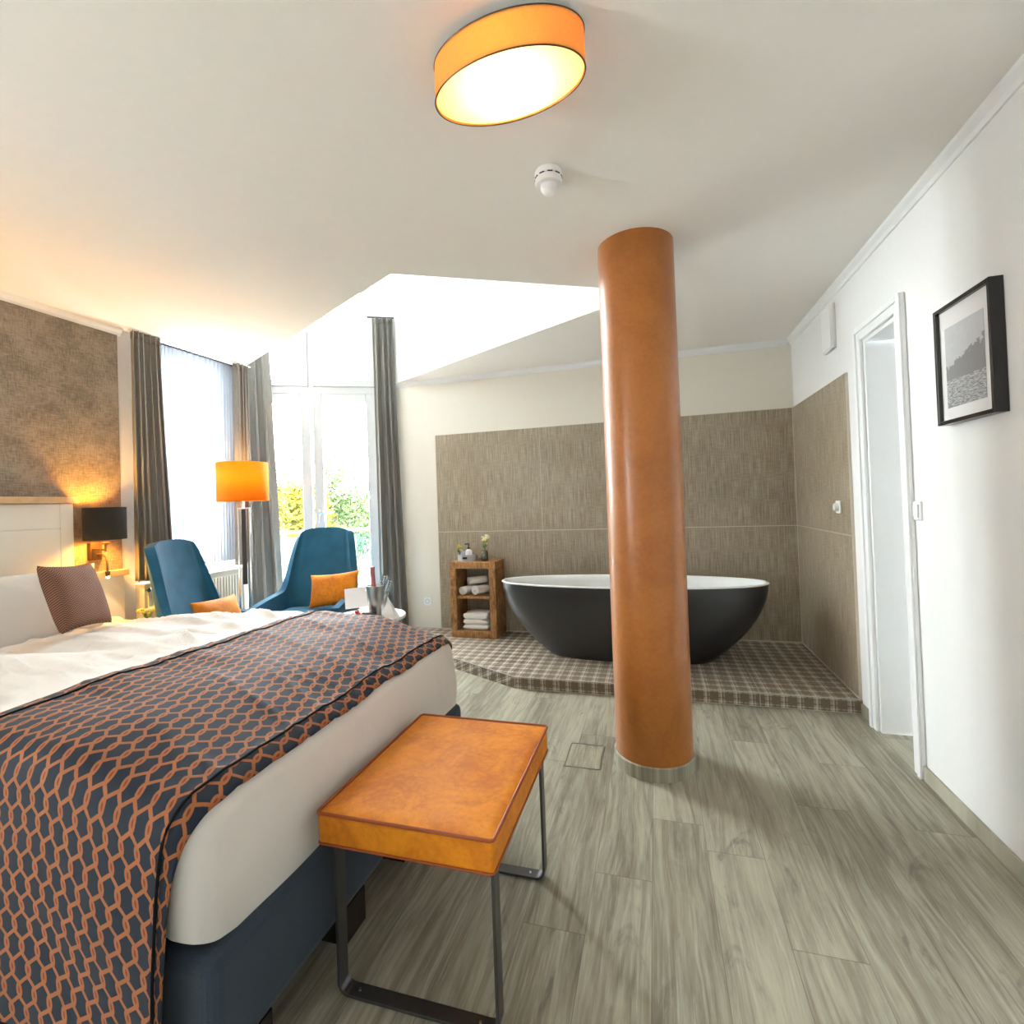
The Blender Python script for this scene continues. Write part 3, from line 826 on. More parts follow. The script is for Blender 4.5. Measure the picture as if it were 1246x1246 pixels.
def folded(z, h, label, s=1):
    mb = MB(); ws, ds = .12 * s, .09
    path = []
    for L in range(3):
        pass
    def fn(u, v):
        a = 2 * PI * u; cx = math.copysign(abs(math.cos(a)) ** .35, math.cos(a)); sz_ = math.copysign(abs(math.sin(a)) ** .7, math.sin(a))
        y = (v - .5) * 2 * ds
        e = (1 - abs(2 * v - 1) ** 6) ** .5
        wv = .006 * math.sin(7 * y * 10 + z * 40 + cx * 2)
        return Vector((cx * ws * (.96 + .04 * e), y, h / 2 + sz_ * h / 2 * (.55 + .45 * e) + (wv if sz_ > 0 else 0)))
    mb.grid(fn, 40, 16)
    bmesh.ops.remove_doubles(mb.bm, verts=mb.bm.verts, dist=.0005)
    bmesh.ops.holes_fill(mb.bm, edges=mb.bm.edges, sides=60)
    o = mb.build('folded_towel', M['towel'], None, smooth=True, loc=(-1.557, 4.18, z), angle=80)
    return tag(o, label, 'towel', 'folded towels at the bottom of the shelf')
folded(ZP + T + .001, .045, 'lowest white folded towel in the bottom compartment of the shelf')
folded(ZP + T + .047, .045, 'middle white folded towel in the bottom compartment of the shelf', .97)
folded(ZP + T + .093, .055, 'topmost white folded towel in the bottom compartment of the shelf', .95)
# toiletries
tr = thing('storage_tin', 'small grey oval box with a dark label on top of the wooden shelf', 'box', (-1.640, 4.16, SZ + .0005))
MB().lathe([(.088, 0), (.090, .055), (.087, .055), (.084, .004)], 40, sx=1, sy=.62).build('tub', M['greybox'], tr, smooth=True)
MB().box(-.022, .022, -.0595, -.0555, .018, .036).build('label_plate', M['black_metal'], tr, bevel=.001)
pb = thing('pump_bottle', 'white soap bottle with black pump standing in the grey box', 'bottle', (-1.625, 4.165, SZ + .0055))
MB().lathe([(.030, 0), (.031, .065), (.028, .085), (.012, .095), (.010, .098)], 28).build('body', M['plastic'], pb, smooth=True)
mb = MB().lathe([(.012, .098), (.012, .112), (.005, .114), (.005, .142)], 16); mb.tube([(.006, 0, .142), (-.012, 0, .144), (-.034, -.004, .139)], .0055, 8)
mb.build('pump', M['black_metal'], pb, smooth=True)
cn = thing('soap_packet', 'pale blue packet beside the pump bottle in the grey box', 'packet', (-1.685, 4.165, SZ + .0055))
MB().box(-.022, .022, -.012, .012, 0, .082).build('packet', plain('pale_blue', (.5, .56, .72), .5), cn, bevel=.004)
def bouquet(loc, stems, cols, name, label, rf=.012, spread=.04, hmin=.05, hmax=.1, leaves=6):
    b_ = thing(name, label, 'flowers', loc)
    for k in range(stems):
        a = rnd.uniform(0, 2 * PI); rr = spread * math.sqrt(rnd.random()); h = rnd.uniform(hmin, hmax)
        tip = Vector((rr * math.cos(a), rr * math.sin(a), h))
        MB().tube([(0, 0, -.03), (tip.x * .4, tip.y * .4, h * .5), tip], .0013, 5).build('stem', M['green_leaf'], b_)
        mb = MB()
        for q in range(9):
            t = q * 2.4; d = Vector((math.cos(t), math.sin(t), rnd.uniform(-.3, .9))).normalized() * rf
            mb.ico(tip + d * .7, rf * .55, 1, (1, 1, .6))
        mb.build('blossom', M[cols[k % len(cols)]], b_, smooth=True)
    mb = MB()
    for k in range(leaves):
        a = rnd.uniform(0, 2 * PI); p = Vector((0, 0, hmin * .4)); d = Vector((math.cos(a), math.sin(a), .9)).normalized(); sd = Vector((-math.sin(a), math.cos(a), 0))
        mb.add([p, p + d * .025 + sd * .008, p + d * .055, p + d * .025 - sd * .008], [(0, 1, 2, 3)])
    mb.build('leaves', M['green_leaf'], b_, solid=.0006)
    return b_
bouquet((-1.705, 4.15, SZ + .045), 5, ['yellow'], 'yellow_flowers', 'small yellow flowers poking out of the grey box', .013, .022, .05, .095, 5)
vz = thing('glass_vase', 'small green glass jar holding pink and cream flowers on the wooden shelf', 'vase', (-1.468, 4.15, SZ + .0005))
MB().lathe([(.030, 0), (.031, .004), (.031, .072), (.026, .082), (.026, .09), (.023, .09), (.023, .082), (.028, .072), (.028, .006)], 28).build('jar', M['greenglass'], vz, smooth=True)
bouquet((-1.468, 4.15, SZ + .085), 11, ['creampetal', 'pinkpetal', 'yellow', 'creampetal'], 'flower_posy', 'pink and cream flower posy in the green glass jar', .016, .045, .06, .135, 9)

# ------------------------------------------------------------------ ceiling lamp (oval drum)
LC = Vector((-.331, 1.245)); lz0 = 2.338
cl = thing('ceiling_lamp', 'oval orange fabric drum ceiling lamp with glowing cream diffuser', 'ceiling lamp', (LC.x, LC.y, lz0), R(-3))
def oval(a, b_, z, n=96): return [(a * math.cos(2 * PI * i / n), b_ * math.sin(2 * PI * i / n), z) for i in range(n)]
mb = MB(); AX, BX, LH = .205, .110, .104
mb.lathe([(1, .0), (1, LH - .004), (.988, LH - .004), (.988, .0)], 96, sx=AX, sy=BX, closed=False)
mb.bm.faces.ensure_lookup_table()
mb.build('lamp_shade', M['ceiling_shade'], cl, smooth=True)
MB().lathe([(.985, .006), (.985, .009)], 96, sx=AX, sy=BX).build('diffuser', M['diffuser'], cl, smooth=True)
MB().tube(oval(AX, BX, .001), .002, 6, close=True).build('bottom_rim', M['bronze'], cl, smooth=True)
MB().tube(oval(AX, BX, LH - .004), .002, 6, close=True).build('top_rim', M['bronze'], cl, smooth=True)
MB().lathe([(.985, LH - .010), (.985, LH - .006)], 96, sx=AX, sy=BX).build('top_plate', M['plastic'], cl, smooth=True)
MB().lathe([(.05, LH - .006), (.05, ZC - lz0 - .0005)], 24).build('mount', M['plastic'], cl, smooth=True)
def bulb_light(name, loc, e, c=(1, .62, .28), r=.03, parent=None, kind='POINT', **k):
    l = bpy.data.lights.new(name, kind); l.energy = e; l.color = c; l.shadow_soft_size = r
    for a, b_ in k.items(): setattr(l, a, b_)
    o = bpy.data.objects.new(name, l); col.objects.link(o); o.location = loc
    if parent is not None: o.parent = parent
    return o
bulb_light('ceiling_lamp_light', (0, .0, .060), 1.7, (1, .74, .46), .03, cl)
# smoke detector
sd = thing('smoke_detector', 'small white smoke detector on the ceiling near the oval lamp', 'smoke detector', (-.33, 1.775, ZC))
MB().lathe([(.046, -.003), (.050, -.006), (.050, -.022), (.047, -.026), (.047, -.0005)], 40).build('base', M['plastic'], sd, smooth=True)
MB().lathe([(.047, -.052), (.049, -.048), (.049, -.030), (.047, -.028)], 40).build('body', M['plastic'], sd, smooth=True)
MB().lathe([(.008, -.085), (.019, -.082), (.027, -.072), (.030, -.060), (.030, -.052)], 30).build('sensor_dome', M['paper'], sd, smooth=True)
mb = MB()
for k in range(10):
    a = 2 * PI * k / 10; mb.box(.046, .0500, -.009, .009, -.0295, -.0255, mat=Matrix.Rotation(a, 4, 'Z'))
mb.build('vent_ring', M['black_metal'], sd)

# ------------------------------------------------------------------ bed
def interp(x, tab):
    for (a, b_), (c, d) in zip(tab, tab[1:]):
        if x <= c:
            t = max(0, min(1, (x - a) / (c - a))); t = t * t * (3 - 2 * t) if False else t; return b_ + (d - b_) * t
    return tab[-1][1]
ZT = [(-3.2, .66), (-2.95, .665), (-2.6, .69), (-2.3, .72), (-2.0, .742), (-1.6, .745), (-1.3, .73), (-1.15, .70), (-1.0, .655), (-.9, .63)]
BX0, BX1, BY0, BY1, BR = -3.15, -.99, .84, 2.08, .075
def top_z(x, y):
    z = (interp(x - .05, ZT) + interp(x, ZT) + interp(x + .05, ZT)) / 3
    # two duvets meeting in the middle, gentle puff and wrinkles
    mid = abs(y - 1.46)
    z += -.014 * math.exp(-(mid / .05) ** 2) * max(0, min(1, (-x - 1.8) / .5))
    e = min(y - .76, 2.16 - y)
    z -= .03 * math.exp(-max(0, e) / .07)
    k = .30 if x > -1.72 else (.30 + .9 * min(1, (-1.72 - x) / .12))
    z += k * .022 * (noise.noise(Vector((x * 1.5 + y * 1.1, y * 6.0 - x * 1.2, 3))) )
    rdg = noise.noise(Vector((x * 1.1 + 5, y * 9.0 + x * 2.2, 7))); z += k * .016 * (1 - min(1, abs(rdg) * 4)) ** 2
    z += .010 * noise.noise(Vector((x * 5, y * 5, 1)))
    return z
def drape(a, b_, off=0, zb=None, D=.5):
    qx = max(BX0, min(BX1, a)); qy = max(BY0, min(BY1, b_))
    dx, dy = a - qx, b_ - qy; d = math.hypot(dx, dy)
    r = BR + off
    if d < 1e-6: return Vector((qx, qy, top_z(qx, qy) + off))
    nx, ny = dx / d, dy / d; arc = BR * PI / 2
    zt = top_z(qx, qy) + off
    if d < arc:
        t = d / BR; return Vector((qx + nx * r * math.sin(t), qy + ny * r * math.sin(t), zt - r * (1 - math.cos(t))))
    h = d - arc
    k = .012 * noise.noise(Vector((a * 5, b_ * 5, 2 + h))) * min(1, h * 8)
    if zb is None: bul = k + .012 * min(1, h * 9)
    else:
        ft = max(0, nx)
        bul = -.012 * min(1, h * 10) * (1 - ft) + ft * (.016 * math.sin(min(1, h / .3) * PI) + k * .6)
    z = zt - r - h
    if zb is not None:
        zz = zb(qx + nx * r, qy + ny * r); f_ = min(1, h / (D - arc)); z = (zt - r) + (zz - (zt - r)) * f_
    return Vector((qx + nx * (r + bul), qy + ny * (r + bul), z))
bed = thing('bed', 'wide box spring bed with navy base and white bedding against the left wall', 'bed', (-2.05, 1.46, 0))
def toloc(o, root): o.matrix_parent_inverse = Matrix.Translation(-Vector(root.location)); return o
BT = .345
toloc(MB().box(-3.19, -.885, .785, 1.452, .10, BT).box(-3.19, -.885, 1.456, 2.125, .10, BT).build('base', M['navy_fabric'], bed, bevel=.03, seg=4), bed)
for yy in (.90, 1.28, 1.62, 2.0):
    for xx in (-.95, -3.0):
        toloc(MB().box(xx - .06, xx + .055, yy - .05, yy + .05, 0, .101).build('leg', M['black_frame'], bed), bed)
toloc(MB().box(-3.17, -.95, .80, 2.11, BT + .001, .56).build('mattress', M['sheet'], bed, bevel=.05, seg=4), bed)
hbp = [(0.815, 2.02, 1.335)]
toloc(MB().box(-3.262, -3.205, .83, 2.02, .02, 1.335).build('headboard', M['headboard'], bed, bevel=.002), bed)
mb = MB().box(-3.205, -3.197, .83, .90, .5, 1.335).box(-3.205, -3.197, 1.955, 2.02, .5, 1.335).box(-3.205, -3.199, .90, 1.955, 1.197, 1.332).box(-3.205, -3.199, .90, 1.955, .5, 1.19)
toloc(mb.build('headboard_panels', M['headboard'], bed, bevel=.0015), bed)
toloc(MB().box(-3.264, -3.18, .81, 2.045, 1.336, 1.372).build('headboard_cap', M['oak'], bed, bevel=.003), bed)
# duvet
def zb(x, y): return .325 + .08 * math.exp(-(y - .74) / .10) * (1 if x > -1.3 else .2) - .012 * (y - .8)
D = .38
ax0, ax1, ay0, ay1 = -3.12, BX1 + D, BY0 - D, BY1 + D
mb = MB()
def fdu(u, v):
    a = ax0 + (ax1 - ax0) * u; b_ = ay0 + (ay1 - ay0) * v
    qx = max(BX0, min(BX1, a)); qy = max(BY0, min(BY1, b_)); dx, dy = a - qx, b_ - qy; d = math.hypot(dx, dy)
    if d > D: a, b_ = qx + dx / d * D, qy + dy / d * D
    return drape(a, b_, 0, zb, D)
mb.grid(fdu, 200, 170)
du = mb.build('duvet', M['cotton'], None, smooth=True, angle=180)
bmesh_ = None
tag(du, 'white duvet covering the bed, bare at the head and foot', 'duvet')
# throw
tx0, tx1, ty0, ty1 = -1.70, -.925, BY0 - .075 - .60, BY1 + .43
def fth(u, v, off=.007):
    a = tx0 + (tx1 - tx0) * u + .05 * math.sin((v - .1) * 3.0) * (1 - u) ; b_ = ty0 + (ty1 - ty0) * v
    # front hang spreads over the foot corner
    if b_ < BY0: a += .02 * u * min(1, (BY0 - b_) / .3)
    return drape(a, b_, off)
mb = MB(); LU, LV = tx1 - tx0, ty1 - ty0
mb.grid(fth, 90, 240, uv=lambda u, v: (u * LU, v * LV))
th = thing('bed_throw', 'navy bed runner with orange chain pattern laid across the foot of the bed', 'bed throw', (-1.32, 1.46, .74))
o = toloc(mb.build('cloth', M['chain'], th, smooth=True, solid=.005, off=1, angle=180), th)
mb = MB(); e = .05
def fp(u, v): return fth(u, v, .0135)
NU, NV = 30, 110
pth = [fp(e / LU + (1 - 2 * e / LU) * i / NU, e / LV) for i in range(NU)] + [fp(1 - e / LU, e / LV + (1 - 2 * e / LV) * i / NV) for i in range(NV)] + \
      [fp(1 - e / LU - (1 - 2 * e / LU) * i / NU, 1 - e / LV) for i in range(NU)] + [fp(e / LU, 1 - e / LV - (1 - 2 * e / LV) * i / NV) for i in range(NV)]
mb.tube(pth, .0032, 6, close=True)
toloc(mb.build('piping', plain('piping_black', (.01, .01, .012), .8, spec=.1), th, smooth=True), th)

def pillow(name, w_, h, t, mat_, uvs=1, pipe=None, pu=.8, nn=36):
    def prof(u, v):
        x, y = 2 * u - 1, 2 * v - 1
        e = max(0, (1 - abs(x) ** 2.6)) * max(0, (1 - abs(y) ** 2.6))
        pin = 1 - .09 * (1 - y * y) * abs(x) ** 3; pin2 = 1 - .09 * (1 - x * x) * abs(y) ** 3
        wr = .03 * noise.noise(Vector((x * 2.2, y * 2.2, 4 + w_))) * e
        return x * w_ / 2 * pin, y * h / 2 * pin2, (e ** .45) * t / 2 * (1 + wr * 4)
    mb = MB()
    def f1(u, v): x, y, z = prof(u, v); return Vector((x, -z - .002, y))
    def f2(u, v): x, y, z = prof(1 - u, v); return Vector((x, z + .002, y))
    mb.grid(f1, nn, nn, uv=lambda u, v: (u * w_, v * h)); mb.grid(f2, nn, nn, uv=lambda u, v: (u * w_, v * h))
    bmesh.ops.remove_doubles(mb.bm, verts=mb.bm.verts, dist=.0045)
    return mb
def place(o, loc, rot): o.location = loc; o.rotation_euler = rot; return o
def cushion(name, label, cat, w_, h, t, m_, loc, rot, group=None):
    o = pillow(name, w_, h, t, m_).build(name, m_, None, smooth=True, angle=180)
    place(o, loc, rot); return tag(o, label, cat, group)
# local: width = x, height = z, thickness = y ; facing +x => rotate z 90deg
cushion('pillow', 'large white pillow leaning on the headboard at the left edge of the photo', 'pillow', .62, .42, .19, M['cotton'], (-2.99, 1.17, .80), (R(-24), R(0), R(90)), None)
cushion('pillow', 'large white pillow leaning on the headboard behind the brown cushion', 'pillow', .58, .40, .17, M['cotton'], (-3.02, 1.76, .80), (R(-20), R(0), R(90)), None)
cushion('throw_cushion', 'brown herringbone cushion propped against the white pillows', 'cushion', .32, .33, .11, M['herring'], (-2.69, 1.705, .875), (R(-20), R(4), R(112)))

# ------------------------------------------------------------------ side panel, nightstand
sp = thing('bedside_panel', 'low white wall panel with an oak ledge beneath the wall lamp', 'wall panel', (-3.23, 2.17, 0))
toloc(MB().box(-3.262, -3.205, 2.03, 2.30, .02, .885).build('panel', M['headboard'], sp, bevel=.002), sp)
toloc(MB().box(-3.264, -3.18, 2.048, 2.315, .886, .921).build('oak_ledge', M['oak'], sp, bevel=.003), sp)
ns = thing('nightstand', 'small white bedside table hidden behind the bed near the wall', 'nightstand', (-3.0, 2.30, 0))
toloc(MB().box(-3.17, -2.93, 2.19, 2.38, .04, .50).build('cabinet', M['headboard'], ns, bevel=.003), ns)
toloc(MB().box(-3.175, -2.92, 2.185, 2.385, .501, .53).build('top', M['oak'], ns, bevel=.003), ns)
bouquet((-2.97, 2.26, .60), 6, ['yellow', 'creampetal'], 'yellow_flowers', 'yellow blossoms showing just above the bed beside the radiator', .02, .05, .06, .10, 6)
vz2 = thing('bud_vase', 'small glass vase on the bedside table holding yellow blossoms', 'vase', (-2.97, 2.26, .5305))
MB().lathe([(.025, 0), (.03, .02), (.022, .06), (.016, .075), (.013, .075), (.018, .06), (.025, .02), (.02, .004)], 24).build('glass', M['crystal'], vz2, smooth=True)

# ------------------------------------------------------------------ wall lamps
def sconce(y, label):
    s_ = thing('wall_lamp', label, 'wall lamp', (XL + .012, y, 1.045), 0, None)
    MB().box(0, .03, -.032, .032, -.052, .052).build('wall_plate', M['bronze'], s_, bevel=.003)
    mb = MB(); mb.box(.03, .135, -.026, -.014, .006, .018); mb.lathe([(.007, .0), (.007, .05)], 12, c=(.135, -.02)); mb.lathe([(.018, .044), (.018, .056)], 20, c=(.135, -.02))
    mb.build('arm', M['bronze'], s_, bevel=.001)
    h0, h1, r = .072, .262, .102
    mb = MB(); mb.lathe([(r, h0), (r, h1)], 56, c=(.135, -.02), closed=False); mb.build('lamp_shade', M['black_shade'], s_, smooth=True, solid=.002)
    mb = MB(); mb.lathe([(r - .004, h0 + .001), (r - .004, h1 - .001)], 56, c=(.135, -.02), closed=False); mb.build('shade_lining', fabric_lining, s_, smooth=True)
    mb = MB(); mb.ico((.135, -.02, .155), .016, 3, (1, 1, 1.25)); mb.build('bulb', M['bulb'], s_, smooth=True)
    bulb_light('wall_lamp_light', (.135, -.02, .155), 11, (1, .50, .07), .03, s_)
    mb = MB(); P = [(.03, .008, -.02), (.07, .006, -.018), (.115, -.004, -.035), (.14, -.015, -.075), (.15, -.022, -.115)]
    mb.tube(P, .006, 10); mb.lathe([(.009, 0), (.013, .03)], 14, mat=Matrix.Translation((.150, -.022, -.145))); mb.build('reading_arm', M['bronze'], s_, smooth=True)
    MB().ico((.150, -.022, -.148), .009, 2).build('reading_light', M['led'], s_, smooth=True)
    l = bulb_light('reading_lamp_light', (.152, -.022, -.160), 1, (1, .72, .4), .01, s_, 'SPOT', spot_size=R(100), spot_blend=.8)
    return s_
fabric_lining = fabric_shade('shade_lining', (.75, .5, .2), .12)
sconce(2.165, 'black drum wall lamp with a lit reading arm beside the headboard')
sconce(.70, 'black drum wall lamp on the near side of the headboard')

# ------------------------------------------------------------------ radiator
rd = thing('radiator', 'cream panel radiator under the window behind the blue chair', 'radiator', (-3.2, 2.82, 0))
mb = MB(); x1 = -3.165; ry0, ry1, rz0, rz1 = 2.395, 3.225, .22, .80
toloc(MB().box(-3.245, x1 - .006, ry0, ry1, rz0, rz1).build('core', M['radiator'], rd, bevel=.004), rd)
n_ = 30
for k in range(n_):
    yy = ry0 + .02 + (ry1 - ry0 - .04) * (k + .5) / n_; h_ = (ry1 - ry0 - .04) / n_ * .34
    mb.box(x1 - .007, x1 + .002, yy - h_, yy + h_, rz0 + .03, rz1 - .035)
toloc(mb.build('fins', M['radiator'], rd, bevel=.003), rd)
mb = MB(); mb.box(-3.250, x1 + .004, ry0 - .004, ry1 + .004, rz1, rz1 + .012)
toloc(mb.build('top_grille', M['radiator'], rd, bevel=.002), rd)
mb = MB(); mb.lathe([(.014, 0), (.014, .02), (.008, .024)], 20, mat=Matrix.Translation((x1 - .006, ry0 + .02, rz1 - .03)) @ Matrix.Rotation(PI / 2, 4, 'Y'))
toloc(mb.build('vent_plug', M['chrome'], rd, smooth=True), rd)
mb = MB().tube([(-3.2, ry0 + .06, rz0 + .01), (-3.2, ry0 + .06, .0)], .008, 8)
toloc(mb.build('pipe', M['radiator'], rd, smooth=True), rd)
toloc(MB().tube([(-3.2, ry1 - .06, rz0 + .01), (-3.2, ry1 - .06, .0)], .008, 8).build('pipe', M['radiator'], rd, smooth=True), rd)

# ------------------------------------------------------------------ curtains
def curtain(name, label, p0t, p1t, p0b, p1b, zt, zb_, folds, amp_t, amp_b, mat_, cat='curtain', seed=0, th=.004, group=None, nz_=40, sharp=1):
    p0t, p1t, p0b, p1b = (Vector(q) for q in (p0t, p1t, p0b, p1b))
    rr = random.Random(seed); ph = [rr.uniform(-.5, .5) for _ in range(6)]
    base = (p0t + p1t) / 2
    mb = MB()
    def fn(u, v):
        a = p0t.lerp(p1t, u); b_ = p0b.lerp(p1b, u); k = v ** 1.3
        p = a.lerp(b_, k); d = (p1b - p0b).normalized(); n = Vector((-d.y, d.x))
        ww = u + .035 * math.sin(u * 9 + ph[0] * 6) + .02 * v * math.sin(u * 5 + ph[1] * 6)
        t = ww * folds * 2 * PI
        s_ = math.sin(t) + .25 * math.sin(2 * t + ph[2] * 5 + v) * (1 - v) + .35 * math.sin(t * .5 + ph[3] * 6) * v
        am = amp_t + (amp_b - amp_t) * v
        q = p + n * s_ * am + d * .35 * am * math.sin(2 * t) 
        return Vector((q.x - base.x, q.y - base.y, zt + (zb_ - zt) * v - zb_))
    mb.grid(fn, int(folds * 22) + 2, nz_)
    t_ = thing(name, label, cat, (base.x, base.y, zb_), 0, group)
    mb.build('fabric', mat_, t_, smooth=True, solid=th, angle=180)
    mb = MB()
    hd = .05 if th else .012
    mb.grid(lambda u, v: fn(u, v * hd / (zt - zb_)) + Vector((0, 0, .0005)), int(folds * 22) + 2, 3)
    mb.build('header_tape', mat_, t_, smooth=True, solid=th + .004, angle=180)
    return t_
cx = XL + .085
curtain('curtain', 'dark grey curtain drawn back at the left of the window beside the wallpaper', (cx, 2.375), (cx, 2.56), (cx, 2.38), (cx, 2.615), ZC - .012, .83, 5, .022, .032, M['curtain'], seed=3)
curtain('curtain', 'short grey curtain at the right of the window behind the floor lamp', (cx, 3.185), (cx, 3.325), (cx, 3.165), (cx, 3.325), ZC - .012, .835, 4.5, .02, .026, M['curtain'], seed=5)
curtain('sheer_curtain', 'white sheer voile curtain hanging across the window', (XL + .03, 2.47), (XL + .03, 3.26), (XL + .03, 2.48), (XL + .03, 3.26), ZC - .012, .875, 22, .010, .013, M['sheer'], seed=8, th=0.0)
def bs(s, o_): return tuple(bay(s, o_).xy)
curtain('curtain', 'long grey curtain drawn back at the left of the balcony door', bs(-.77, -.075), bs(-.36, -.075), bs(-.775, -.085), bs(-.27, -.09), 3.075, .02, 5, .026, .05, M['curtain'], seed=11, nz_=60)
curtain('curtain', 'long grey curtain drawn back at the right of the balcony door', bs(.585, -.06), bs(.765, -.06), bs(.575, -.085), bs(.83, -.09), 3.075, .095, 3.5, .022, .042, M['curtain'], seed=12, nz_=60)
rod = thing('curtain_rod', 'thin dark curtain rod above the balcony door', 'curtain rod', bay(0, -.06, 3.085))
mb = MB(); a, b_ = bay(-.78, -.06, 3.085), bay(.79, -.06, 3.085); mb.tube([a - Vector(rod.location), b_ - Vector(rod.location)], .007, 10)
mb.build('rod', M['steel_dark'], rod, smooth=True)
for s_ in (-.70, .72):
    a = bay(s_, -.06, 3.085) - Vector(rod.location); b_ = bay(s_, .0, 3.085) - Vector(rod.location); MB().tube([a, b_], .005, 8).build('bracket', M['steel_dark'], rod, smooth=True)
rl = thing('curtain_rail', 'white ceiling rail carrying the window curtains', 'curtain rail', (cx, 2.86, ZC - .010))
MB().box(-.03, .015, -.49, .48, 0, .009).build('rail', M['gloss_white'], rl, bevel=.002)

# ------------------------------------------------------------------ lounge chairs
def make_chair(label, loc, rz):
    """faces local -Y"""
    c = thing('lounge_chair', label, 'armchair', loc, rz, 'blue velvet lounge chairs by the window')
    HWd, DP = .315, .27
    # plan path of the shell: arm front -> back -> other arm front
    def plan(t):      # t in -1..1
        s_ = abs(t); sg = 1 if t > 0 else -1
        if s_ < .42:                       # back
            x = s_ / .42 * (HWd - .10); y = DP
        elif s_ < .62:
            a = (s_ - .42) / .2 * PI / 2; x = HWd - .10 + .10 * math.sin(a); y = DP - .10 + .10 * math.cos(a)
        else:
            x = HWd + .015 * (s_ - .62) / .38; y = DP - .10 - (s_ - .62) / .38 * (DP + .20)
        return sg * x, y
    def htop(t):
        s_ = abs(t)
        k = 1 / (1 + math.exp((s_ - .555) / .017))
        crest = 1.085 - .02 * (s_ / .45) ** 4 if s_ < .45 else 1.065
        arm = .575 - .06 * max(0, (s_ - .6) / .4)
        return arm + (crest - arm) * k
    def fn(u, v):
        t = 2 * u - 1; x, y = plan(t); z0 = .27; zt = htop(t); z = z0 + (zt - z0) * v
        k = max(0, (z - .40) / .68)
        bk = max(0, min(1, (y + .05) / .25))
        y2 = y + .12 * k * bk + .02 * k * k; x2 = x * (1 - .20 * min(1, k) ** 1.3 * bk)
        x2 *= 1 - .08 * max(0, (.42 - z) / .15)
        # soft dish across the back
        y2 += .03 * (1 - min(1, abs(t) / .42) ** 2) * bk * min(1, k * 2)
        return Vector((x2, y2, z))
    mb = MB(); mb.grid(fn, 130, 24)
    mb.build('shell', M['blue_velvet'], c, smooth=True, solid=.055, bevel=.018, seg=4, off=0, angle=180)
    mb = MB()
    def sc(u, v):
        x, y = (2 * u - 1), (2 * v - 1); e = (1 - abs(x) ** 6) * (1 - abs(y) ** 6)
        return Vector((x * .262, y * .27 - .06, .40 + .055 * max(0, e) ** .5))
    mb.grid(sc, 24, 24); mb.box(-.262, .262, -.33, .21, .28, .398)
    mb.build('seat_cushion', M['blue_velvet'], c, smooth=True, angle=40)
    for sx in (-1, 1):
        for sy in (-1, 1):
            MB().tube([(sx * .19, -.03 + sy * .18, .30), (sx * .26, -.03 + sy * .27, .0)], [.016, .010], 12).build('leg', M['black_metal'], c, smooth=True)
    return c
make_chair('blue velvet lounge chair seen from the side in front of the radiator', (-2.60, 2.56, 0), R(110))
ch2 = make_chair('blue velvet lounge chair in front of the balcony door', (-2.70, 3.36, 0), R(15))
cushion('seat_cushion', 'small orange cushion on the blue chair nearer the wall', 'cushion', .38, .24, .10, M['orange_velvet'], (-2.72, 2.54, .590), (R(-22), R(2), R(98)), None)
cushion('seat_cushion', 'orange cushion on the blue chair by the balcony door', 'cushion', .42, .27, .10, M['orange_velvet'], (-2.50, 3.42, .605), (R(-18), R(-5), R(8)), None)

# ------------------------------------------------------------------ floor lamp
fx, fy = -3.03, 3.07
fp_ = thing('floor_lamp', 'floor lamp with orange drum shade and slim chrome frame', 'floor lamp', (fx, fy, 0), R(42))
MB().box(-.12, .12, -.085, .085, 0, .018).build('base', M['chrome'], fp_, bevel=.003)
mb = MB(); mb.box(-.045, -.033, -.01, .01, .018, 1.285).box(.033, .045, -.01, .01, .018, 1.285).box(-.033, .033, -.01, .01, 1.273, 1.285)
mb.build('frame', M['chrome'], fp_, bevel=.001)
MB().box(-.016, .016, -.012, .012, .70, 1.272).build('inlay', M['dark'], fp_, bevel=.001)
MB().tube([(0, 0, 1.285), (0, 0, 1.42)], .006, 10).build('stem', M['chrome'], fp_, smooth=True)
MB().lathe([(.178, 1.335), (.178, 1.628)], 64, closed=False).build('lamp_shade', M['orange_shade'], fp_, smooth=True, solid=.002)
MB().ico((0, 0, 1.46), .03, 3, (1, 1, 1.3)).build('bulb', M['bulb'], fp_, smooth=True)
mb = MB()
for k in range(3):
    a = 2 * PI * k / 3; mb.tube([(0, 0, 1.40), (.176 * math.cos(a), .176 * math.sin(a), 1.40)], .002, 6)
mb.build('spider', M['chrome'], fp_)
bulb_light('floor_lamp_light', (0, 0, 1.52), 3, (1, .62, .25), .03, fp_)

# ------------------------------------------------------------------ small table with bucket and treats
TX, TY, TZ = -1.80, 2.82, .555
tbl = thing('side_table', 'round white side table behind the bed holding the ice bucket', 'side table', (TX, TY, 0))
MB().lathe([(.225, TZ - .022), (.23, TZ - .018), (.23, TZ - .004), (.226, TZ)], 64).build('table_top', M['gloss_white'], tbl, smooth=True)
MB().lathe([(.02, .015), (.02, TZ - .022)], 20).build('pedestal', M['chrome'], tbl, smooth=True)
MB().lathe([(.16, 0), (.16, .010), (.02, .016)], 40).build('foot', M['chrome'], tbl, smooth=True)
bk = thing('ice_bucket', 'stainless steel ice bucket holding a bottle and glasses', 'ice bucket', (-1.735, 2.80, TZ))
MB().lathe([(.046, 0), (.047, .002), (.062, .195), (.064, .2), (.061, .2), (.045, .004)], 40).build('pail', M['brushed_steel'], bk, smooth=True)
for s_ in (-1, 1): MB().tube([(s_ * .060, -.012, .17), (s_ * .072, -.010, .165), (s_ * .072, .010, .165), (s_ * .060, .012, .17)], .003, 6).build('handle', M['chrome'], bk, smooth=True)
bt = thing('champagne_bottle', 'bottle with a pink foil neck standing in the steel bucket', 'bottle', (-1.742, 2.80, TZ + .007))
rt = Matrix.Rotation(R(-3), 4, 'Y')
